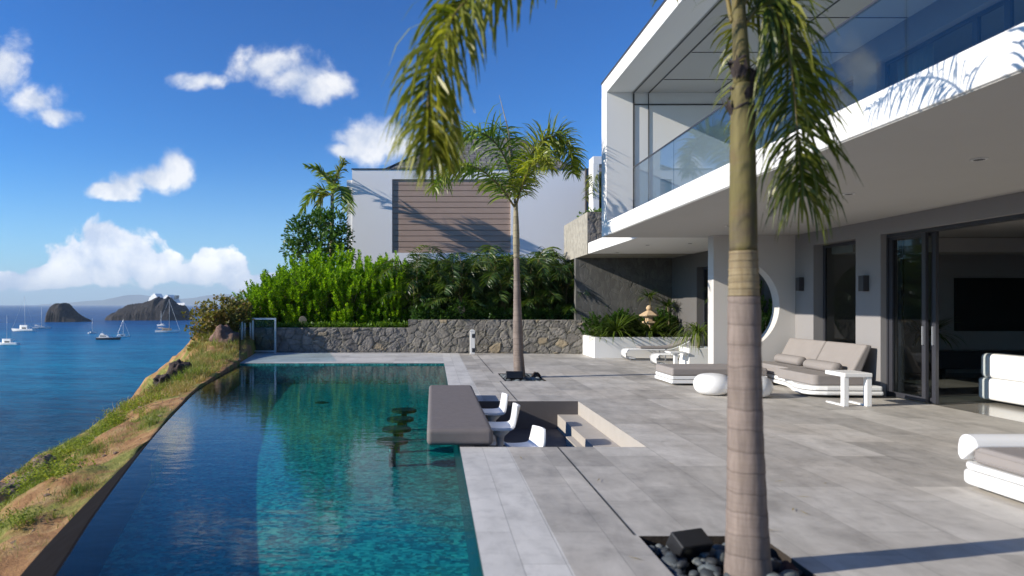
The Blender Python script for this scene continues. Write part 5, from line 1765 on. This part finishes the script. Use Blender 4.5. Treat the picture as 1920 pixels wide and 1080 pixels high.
# stone lantern in the white planter
lc = P(1217, 0, 21.25); lc.z = .45
lan = thing('stone_lantern', 'small sandstone garden lantern standing among the sword-leaved plants', 'lantern', lc)
def ln_(name, prof, n, mat='sandstone', smooth=False):
    mb = MB(); mb.lathe(prof, (lc.x, lc.y), n); return mb.build(name, MT[mat], lan, smooth=smooth)
zz = lambda k: .45 + k * .92
ln_('pedestal', [(.17, zz(0)), (.16, zz(.1)), (.10, zz(.16)), (.09, zz(.5)), (.12, zz(.58))], 8)
ln_('platform', [(.12, zz(.581)), (.22, zz(.63)), (.22, zz(.68)), (.14, zz(.70))], 6)
ln_('light_box', [(.12, zz(.701)), (.12, zz(.86))], 6)
ln_('cap', [(.30, zz(.861)), (.31, zz(.90)), (.17, zz(.99)), (.07, zz(1.05))], 6)
ln_('finial', [(.05, zz(1.051)), (.09, zz(1.10)), (.09, zz(1.15)), (.05, zz(1.21)), (.01, zz(1.23))], 14, smooth=True)

# low loungers with rolled ends
def loop_lounger(c, rz, label):
    root = thing('sun_lounger', label, 'sun lounger', (0, 0, 0), 'low loungers with rolled ends')
    L_, W_ = 1.85, .62
    top = [(1.75, .34), (.25, .33)]
    path = [(1.0 * L_, .60), (.78 * L_, .40), (.60 * L_, .33), (.16 * L_, .335), (.06, .31), (.0, .20), (.05, .08), (.16 * L_, .05)]
    pts = [(p.x, p.z) for p in curve_pts([(a, 0, b) for a, b in path], 36)]
    mb = MB()
    for (x, z) in pts:
        mb.v.append(Vector((x, -W_ / 2, z))); mb.v.append(Vector((x, W_ / 2, z)))
    for k in range(len(pts) - 1):
        mb.f.append((2 * k, 2 * k + 1, 2 * k + 3, 2 * k + 2))
    o_ = mb.build('shell', MT['plastic'], root, local=True, smooth=True)
    sd = o_.modifiers.new("Solidify", 'SOLIDIFY'); sd.thickness = .03
    mb = MB()
    cp = [q for q in pts if q[0] > .35 and q[1] > .2]
    for (x, z) in cp:
        for dz in (.02, .065):
            mb.v.append(Vector((x, -W_ / 2 + .03, z + dz))); mb.v.append(Vector((x, W_ / 2 - .03, z + dz)))
    for k in range(len(cp) - 1):
        a = 4 * k
        mb.f += [(a, a + 1, a + 5, a + 4), (a + 2, a + 6, a + 7, a + 3), (a, a + 4, a + 6, a + 2), (a + 1, a + 3, a + 7, a + 5)]
    e_ = 4 * (len(cp) - 1)
    mb.f += [(0, 2, 3, 1), (e_, e_ + 1, e_ + 3, e_ + 2)]
    clean_normals(mb.build('cushion', MT['cushion'], root, local=True))
    for sy in (-1, 1):
        y = sy * (W_ / 2 + .012)
        mb = MB(); mb.tube([(.10, y, .32), (.0, y, .22), (.03, y, .06), (.14, y, .015), (.45, y, .014), (L_ * .95, y, .014)], .012, 6); mb.build('side_rail', MT['steel'], root, local=True, smooth=True)
        mb = MB(); mb.box(1.1, 1.13, y - .012, y + .012, .014, .34); mb.build('leg', MT['steel'], root, local=True)
    return place(root, c, rz)
loop_lounger((5.50, 19.75, 0), R(-4), 'white rolled-end lounger beside the white planter, farther of the two')
loop_lounger((5.72, 17.75, 0), R(-4), 'white rolled-end lounger nearer the sofa, half hidden behind its cushion')
st_ = thing('side_table', 'tiny white side table between the rolled-end loungers and the cube planter', 'table', (6.15, 16.9, 0))
m = MB(); m.box(5.82, 6.22, 16.75, 17.15, .40, .44); m.build('table_top', MT['plastic'], st_, bevel=.008)
m = MB(); m.box(5.98, 6.06, 16.9, 17.0, 0, .399); m.build('leg', MT['plastic'], st_)

# sectional lounge: white hovering shells with taupe cushions
def slab_piece(root, name, pts, z0, z1, mat, bev, label=None):
    mb = MB(); mb.prism(pts, z0, z1)
    o_ = mb.build(name, mat, root, bevel=bev, seg=3)
    if label: o_['label'] = label
    return o_
da = thing('daybed', 'long taupe daybed section on a double white base, its corner pointing at the pool', 'daybed', (5.6, 14.0, 0))
slab_piece(da, 'base', rounded_rect(4.70, 6.62, 13.46, 14.50, (.03, .03, .03, .03)), .04, .105, MT['plastic'], .012)
slab_piece(da, 'base', rounded_rect(4.715, 6.61, 13.475, 14.49, (.03, .03, .03, .03)), .118, .185, MT['plastic'], .012)
slab_piece(da, 'plinth', rounded_rect(4.95, 6.5, 13.75, 14.3, (.03, .03, .03, .03)), .0, .039, MT['black'], 0)
slab_piece(da, 'seat_cushion', rounded_rect(4.72, 6.61, 13.48, 14.49, (.04, .04, .04, .04)), .188, .345, MT['cushion'], .035)
so = thing('sofa', 'taupe sofa with two leaning backrests on a rounded white base against the rear wall', 'sofa', (7.1, 13.0, 0))
ol = [(6.66, 14.5), (6.66, 13.0), (6.50, 12.5), (6.42, 12.0)]
plan = [(6.80, 14.5), (6.72, 13.2)] + [(p.x, p.y) for p in curve_pts([(6.70, 13.0, 0), (6.58, 12.6, 0), (6.44, 12.25, 0), (6.40, 11.95, 0), (6.50, 11.72, 0), (6.72, 11.64, 0)], 20)] + [(7.66, 11.60), (7.70, 11.66), (7.70, 14.5)]
slab_piece(so, 'base', plan, .05, .115, MT['plastic'], .025)
plan2 = [(x + (.02 if x < 7 else -.01), y + (.02 if y < 12 else -.01)) for x, y in plan]
slab_piece(so, 'base', plan2, .128, .20, MT['plastic'], .02)
slab_piece(so, 'plinth', rounded_rect(6.95, 7.6, 12.0, 14.3, (.05, .05, .05, .05)), .0, .049, MT['black'], 0)
slab_piece(so, 'seat_cushion', rounded_rect(6.76, 7.52, 13.06, 14.46, (.05, .03, .05, .05)), .203, .40, MT['cushion'], .04)
slab_piece(so, 'seat_cushion', rounded_rect(6.56, 7.52, 11.78, 13.04, (.10, .03, .05, .05)), .203, .385, MT['cushion'], .04)
def seam(parent, pts, r_=.007):
    mb = MB(); mb.tube(pts, r_, 6, caps=False); mb.build('piping', MT['cushion'], parent, smooth=True)
def backrest(y0, y1):
    mb = MB()
    x, z = 7.30, .38
    pr = [(x, z), (x + .20, z), (x + .40, z + .50), (x + .28, z + .52)]
    mb.prism_y(pr, y0, y1)
    clean_normals(mb.build('backrest', MT['cushion'], so, bevel=.035))
backrest(13.20, 14.52); backrest(11.95, 13.17)
def bolster(c, ln, rr_, rz, label):
    mb = MB()
    prof = [(.02, -ln / 2), (rr_ * .8, -ln / 2 + .01), (rr_, -ln / 2 + .05), (rr_ * 1.02, 0), (rr_, ln / 2 - .05), (rr_ * .8, ln / 2 - .01), (.02, ln / 2)]
    mb.lathe(prof, (0, 0), 24)
    for k, p in enumerate(mb.v): mb.v[k] = Vector((p.x, p.z, p.y * .8))
    o_ = mb.build('bolster', MT['cushion'], None, smooth=True, local=True)
    clean_normals(o_)
    o_.location = c; o_.rotation_euler = (0, R(-18), rz)
    tag(o_, label, 'cushion', 'bolsters on the sofa')
bolster((7.15, 12.55, .475), .98, .115, 0.0, 'taupe bolster on the nearer half of the sofa')
bolster((7.20, 13.78, .49), .95, .11, 0.0, 'taupe bolster on the farther half of the sofa, partly behind the palm trunk')
def pouf(c, label, s_=1.0):
    mb = MB()
    prof = [(.06, .0), (.20, .012), (.285, .07), (.32, .17), (.305, .26), (.25, .33), (.16, .365), (.05, .375)]
    prof = [(p.x, p.z) for p in curve_pts([(a, 0, b) for a, b in prof], 26)]
    mb.lathe([(a * s_, b * s_) for a, b in prof], (0, 0), 36)
    o_ = mb.build('pouf', MT['plastic'], None, smooth=True, local=True)
    o_.location = c
    tag(o_, label, 'pouf', 'white round poufs')
pouf((4.97, 12.15, 0), 'glossy white rounded pouf in front of the daybed, left of the near palm trunk', 1.0)
pouf((5.55, 11.85, 0), 'glossy white rounded pouf mostly hidden behind the near palm trunk', 1.0)
tb_ = thing('side_table', 'white square-framed side table standing at the near end of the sofa', 'table', (6.67, 10.95, 0))
for sy in (10.72, 11.12):
    pass
m = MB(); m.box(6.44, 6.88, 10.68, 11.22, .46, .525); m.build('table_top', MT['plastic'], tb_, bevel=.012)
for x in (6.44, 6.80):
    m = MB(); m.box(x, x + .08, 10.70, 10.79, 0.0, .459); m.box(x, x + .08, 10.791, 11.2, 0.0, .025); m.build('leg', MT['plastic'], tb_, bevel=.006)

# near lounger at the right edge of the picture
nl = thing('daybed', 'white daybed with taupe mattress and raised white head end, nearest the camera on the right', 'daybed', (5.2, 5.0, 0))
slab_piece(nl, 'base', rounded_rect(4.60, 5.75, 3.4, 6.02, (.10, .10, .16, .16)), .05, .17, MT['plastic'], .03)
slab_piece(nl, 'plinth', rounded_rect(4.85, 5.5, 3.7, 5.75, (.05, .05, .05, .05)), .0, .049, MT['black'], 0)
slab_piece(nl, 'frame', rounded_rect(4.61, 5.74, 3.41, 6.01, (.10, .10, .16, .16)), .18, .235, MT['plastic'], .02)
mt_ = slab_piece(nl, 'mattress', rounded_rect(4.63, 5.70, 3.5, 5.93, (.08, .08, .14, .14)), .238, .385, MT['cushion'], .045)
for zz_ in (.272, .352):
    pp = rounded_rect(4.628, 5.702, 3.498, 5.932, (.08, .08, .14, .14))
    seam(mt_, [(x, y, zz_) for x, y in pp] + [(pp[0][0], pp[0][1], zz_)], .006)
mb = MB()
hp = [(p.x, p.z) for p in curve_pts([(5.80, 0, .386), (5.84, 0, .45), (5.93, 0, .475), (6.0, 0, .43), (6.02, 0, .30), (5.98, 0, .237)], 20)]
n0 = len(hp)
for x in (4.62, 5.73):
    for (y, z) in hp: mb.v.append(Vector((x, y, z)))
mb.f = [(k, k + 1, n0 + k + 1, n0 + k) for k in range(n0 - 1)] + [(n0 - 1, 0, n0, 2 * n0 - 1), tuple(range(n0)), tuple(2 * n0 - 1 - k for k in range(n0))]
clean_normals(mb.build('head_end', MT['plastic'], nl, bevel=.05, seg=4))

# inside the room: white sofa, screen, dark sideboard, vase
rs = thing('sofa', 'bright white sofa standing inside the dark living room behind the sliding door', 'sofa', (9.6, 10.5, 0))
slab_piece(rs, 'base', rounded_rect(9.02, 9.95, 7.6, 11.35, (.1, .1, .1, .1)), .05, .40, MT['plastic'], .05)
for k in range(3):
    slab_piece(rs, 'back_cushion', rounded_rect(9.04, 9.36, 7.65 + 1.23 * k, 8.85 + 1.23 * k, (.08, .08, .08, .08)), .402, .80 - .03 * (k % 2), MT['plastic'], .07)
slab_piece(rs, 'arm', rounded_rect(9.38, 9.98, 10.98, 11.40, (.08, .08, .08, .08)), .402, .62, MT['plastic'], .06)
m = MB(); m.box(9.45, 9.75, 10.2, 10.75, .62, .66)
cu = MB(); cu.box(9.10, 9.22, 9.6, 10.2, .78, 1.12); tag(cu.build('cushion', MT['dark_frame'], bevel=.05), 'dark square cushion propped on the white sofa inside the room', 'cushion')
tv = thing('television', 'large black flat television on the dark rear wall of the living room', 'television', (13.6, 15.96, .95))
m = MB(); m.box(12.2, 15.2, 15.93, 15.995, .98, 2.22); m.build('housing', MT['black'], tv, bevel=.008)
m = MB(); m.box(12.23, 15.17, 15.924, 15.931, 1.01, 2.19); m.build('screen', MT['screen'], tv)
sb = thing('sideboard', 'long dark low sideboard under the television', 'sideboard', (13, 15.6, 0))
m = MB(); m.box(11.4, 15.4, 15.35, 15.9, .15, .55); m.build('body', MT['dark_frame'], sb, bevel=.01)
for x in (11.5, 15.2):
    m = MB(); m.box(x, x + .06, 15.4, 15.85, 0.003, .149); m.build('leg', MT['black'], sb)
sword_plant('house_plant', 'dark leafy plant in the far corner of the living room', (11.0, 15.2, 0.0), 60, .8, .06, 990, .9, .9, .1, 'areca')

# ================================================================== BOATS ON THE BAY
def hull(mb, L_, B, fb, tr=.8, n=14, draft=.25):
    """half-round hull along x from stern (0) to bow (L)"""
    rings = []
    for k in range(n + 1):
        t = k / n
        w = B / 2 * (tr + (1 - tr) * min(1, t * 3)) * (1 - max(0, (t - .45) / .55) ** 2.2)
        w = max(w, .02)
        sh = fb * (1 + .28 * max(0, t - .5) * 2)
        i = len(mb.v)
        x = L_ * t
        for (yy, z) in ((-w, sh), (-w * .92, fb * .3), (-w * .62, -draft), (w * .62, -draft), (w * .92, fb * .3), (w, sh)):
            mb.v.append(Vector((x + (.06 * L_ * max(0, t - .8) * 5 * (z / fb if z > 0 else 0)), yy, z)))
        rings.append(i)
    for a, b in zip(rings, rings[1:]):
        for j in range(5):
            mb.f.append((a + j, b + j, b + j + 1, a + j + 1))
        mb.f.append((a + 5, b + 5, b, a))
    mb.f.append(tuple(rings[0] + 5 - j for j in range(6)))
    mb.f.append(tuple(rings[-1] + j for j in range(6)))
def boat(label, x, y, wpx, rz=0.0, kind='sail', mast=None, mx=.5, dark=False, cabin=.22, boom=True, lean=0.0, tan=False, stay=True):
    Y = 16.6 * F / (y - 571)
    s_ = Y / F
    L_ = wpx * s_
    loc = P(x, 0, Y); loc.z = -15
    root = thing('sailing_boat' if kind == 'sail' else 'motor_yacht', label, 'boat', (0, 0, 0), 'boats at anchor in the bay')
    B, fb = L_ * .28, L_ * .085
    mb = MB(); hull(mb, L_, B, fb)
    h = mb.build('hull', MT['boat_dark'] if dark else MT['boat_white'], root, local=True, bevel=.02)
    clean_normals(h)
    mb = MB()
    mb.prism([(L_ * .03, -B * .36), (L_ * .75, -B * .28), (L_ * .93, 0), (L_ * .75, B * .28), (L_ * .03, B * .36)], fb * 1.0, fb * 1.12)
    mb.build('deck', MT['boat_tan'] if tan else MT['boat_white'], root, local=True)
    if kind == 'sail':
        mb = MB(); mb.prism([(L_ * .28, -B * .24), (L_ * .58, -B * .20), (L_ * .68, 0), (L_ * .58, B * .20), (L_ * .28, B * .24)], fb * 1.12, fb * 1.12 + L_ * cabin * .28)
        c = mb.build('cabin', MT['boat_tan'] if tan else MT['boat_white'], root, local=True, bevel=.03)
        mb = MB(); mb.box(L_ * .32, L_ * .52, -B * .245, B * .245, fb * 1.2, fb * 1.2 + L_ * cabin * .10); mb.build('window', MT['boat_glass'], c, local=True)
        mh = mast * s_
        r_ = max(.06, .30 * s_ * (1.3 if tan else 1))
        mx_ = L_ * mx
        mb = MB(); mb.tube([(mx_, 0, fb), (mx_ + lean * mh, 0, mh)], [r_ * 1.3, r_ * .7], 8); mb.build('mast', MT['spar'] if tan else MT['boat_white'], root, local=True, smooth=True)
        if boom:
            mb = MB(); mb.tube([(mx_, 0, fb + L_ * .10), (L_ * .10, 0, fb + L_ * .12)], [r_ * 1.5, r_ * 1.2], 8); mb.build('furled_sail', MT['boat_tan'] if tan else MT['boat_white'], root, local=True, smooth=True)
        if stay:
            mb = MB(); mb.tube([(mx_ + lean * mh, 0, mh * .95), (L_ * 1.02, 0, fb * 1.3)], [r_ * .45, r_ * .55], 5); mb.build('furled_jib', MT['boat_white'], root, local=True)
            mb = MB(); mb.tube([(mx_ + lean * mh, 0, mh * .98), (L_ * .0, 0, fb * 1.1)], [.03, .03], 4); mb.build('backstay', MT['steel'], root, local=True)
    else:
        mb = MB(); mb.prism_y([(L_ * .12, fb * 1.12), (L_ * .62, fb * 1.12), (L_ * .48, fb * 1.12 + L_ * .11), (L_ * .16, fb * 1.12 + L_ * .11)], -B * .34, B * .34)
        c = mb.build('cabin', MT['boat_white'], root, local=True, bevel=.05); clean_normals(c)
        mb = MB(); mb.box(L_ * .18, L_ * .46, -B * .345, B * .345, fb * 1.12 + L_ * .045, fb * 1.12 + L_ * .085); mb.build('window', MT['boat_glass'], c, local=True)
        mb = MB(); mb.prism_y([(L_ * .17, fb * 1.13 + L_ * .11), (L_ * .38, fb * 1.13 + L_ * .11), (L_ * .30, fb * 1.13 + L_ * .18), (L_ * .20, fb * 1.13 + L_ * .18)], -B * .26, B * .26)
        f_ = mb.build('flybridge', MT['boat_white'], root, local=True, bevel=.05); clean_normals(f_)
        mb = MB(); mb.tube([(L_ * .24, 0, fb * 1.13 + L_ * .18), (L_ * .22, 0, fb * 1.13 + L_ * .27)], [.08, .05], 5); mb.build('radar_mast', MT['boat_white'], root, local=True)
    rot = Matrix.Rotation(rz, 4, 'Z')
    root.location = loc - (rot @ Vector((L_ / 2, 0, 0)))
    root.rotation_euler = (0, 0, rz)
    return root
boat('white cabin boat with bare mast and dark stern, leftmost in the bay', 12, 647, 50, R(172), 'sail', 57, .48, cabin=.5, stay=False)
boat('large white sailing yacht with the tallest mast, left of the conical islet', 44, 621, 46, R(170), 'sail', 66, .42, cabin=.55, lean=.03)
boat('faint slender sailing boat just right of the large white yacht', 78, 616, 30, R(8), 'sail', 40, .5, cabin=.12, stay=False)
boat('tiny white sailing boat seen end on, below the conical islet', 173, 625, 16, R(62), 'sail', 28, .5, cabin=.3, stay=False)
boat('white motor yacht on a dark hull', 203, 637, 44, R(-4), 'motor', dark=True)
boat('small white sailing boat behind the bow of the motor yacht', 231, 632, 22, R(10), 'sail', 34, .5, cabin=.6)
boat('large cream sailing yacht with thick mast before the long islet', 314, 623.5, 43, R(3), 'sail', 63, .58, tan=True, cabin=.3)
boat('distant pale sailing boat at the long islet, behind the cream yacht', 302, 610.5, 15, R(170), 'sail', 27, .5, cabin=.25, stay=False)
# far boat under sail beyond the conical islet
Yf = 2300.0
fs = thing('sailing_boat', 'distant boat under white sail just left of the conical islet', 'boat', (0, 0, 0), 'boats at anchor in the bay')
mb = MB(); hull(mb, 13, 3.6, 1.2); clean_normals(mb.build('hull', MT['boat_white'], fs, local=True))
mb = MB(); mb.tube([(6.5, 0, 1), (6.5, 0, 26)], [.2, .12], 6); mb.build('mast', MT['boat_white'], fs, local=True)
mb = MB()
for k in range(8):
    for j in range(8):
        a, b = k / 7, j / 7
        mb.v.append(Vector((6.3 - 6.0 * b * (1 - a), .9 * math.sin(math.pi * b) * (1 - a), 2.0 + 23 * a)))
for k in range(7):
    for j in range(7):
        q = k * 8 + j
        mb.f.append((q, q + 1, q + 9, q + 8))
o_ = mb.build('sail', MT['boat_white'], fs, local=True, smooth=True)
s2 = o_.modifiers.new("Solidify", 'SOLIDIFY'); s2.thickness = .05
p_ = P(96, 0, Yf); fs.location = (p_.x - 6, Yf, -15)
# cruise ship beyond the long islet
Yc = 2600.0
k_ = Yc / F
cs = thing('cruise_ship', 'huge white cruise ship showing above the long islet', 'ship', (0, 0, 0))
Lc = 112 * k_
mb = MB(); hull(mb, Lc, 32, 16, draft=2); clean_normals(mb.build('hull', MT['boat_white'], cs, local=True))
lv = [(.04, .90, 16.2, 22), (.06, .86, 22.1, 28), (.08, .82, 28.1, 34), (.10, .42, 34.1, 40), (.52, .80, 34.1, 38), (.14, .34, 40.1, 46), (.56, .74, 38.1, 43), (.20, .30, 46.1, 52), (.60, .68, 43.1, 47)]
for (a, b, z0, z1) in lv:
    mb = MB(); mb.prism_y([(Lc * a, z0), (Lc * b, z0), (Lc * (b - .025), z1), (Lc * (a + .012), z1)], -14, 14)
    d_ = mb.build('deckhouse', MT['boat_white'], cs, local=True); clean_normals(d_)
    mb = MB(); mb.box(Lc * (a + .02), Lc * (b - .03), -14.1, 14.1, z0 + (z1 - z0) * .4, z0 + (z1 - z0) * .62); mb.build('window', MT['steel'], d_, local=True)
mb = MB(); mb.prism_y([(Lc * .80, 34.1), (Lc * .86, 34.1), (Lc * .87, 45), (Lc * .82, 46)], -6, 6); clean_normals(mb.build('funnel', MT['boat_glass'], cs, local=True))
cs.location = (P(268, 0, Yc).x, Yc + 60, -15)
cs.rotation_euler = (0, 0, R(-38))
cs.scale = (1, 1, 1.12)

r = rng(777)
mb = MB()
for k in range(46):
    x, y = (1.84 + r.gauss(0, .9), 4.4 + r.gauss(0, 1.3)) if k % 2 else (1.9 + r.gauss(0, 1.1), 14.8 + r.gauss(0, 1.4))
    if x < .35 or (RX0 - .1 < x < RX1 + .1 and RY0 - .1 < y < RY1 + .1): continue
    a = r.random() * 6.28
    mb.leaf(Vector((x, y, .006 + .006 * r.random())), Vector((math.cos(a), math.sin(a), .03)), UP, .07 + .10 * r.random(), .010)
tag(mb.build('fallen_leaflets', MT['dry']), 'dry fallen palm leaflets scattered on the paving around the palms', 'leaves', None, 'stuff')

# ================================================================== AIR
m = MB(); m.box(-19500, 19500, -19500, 19500, -21, 420)
hz_ = bpy.data.materials.new('sea_haze'); hz_.use_nodes = True
ht = NT(hz_.node_tree)
for nd in list(ht.N): ht.N.remove(nd)
pv = ht.n('ShaderNodeVolumePrincipled', None, Color=(0.72, 0.86, 1.0, 1), Density=8.5e-5)
ho = ht.n('ShaderNodeOutputMaterial')
ht.L.new(pv.outputs[0], ho.inputs['Volume'])
tag(m.build('haze', hz_), 'thin pale sea air that fades the far hills', 'haze', None, 'stuff')
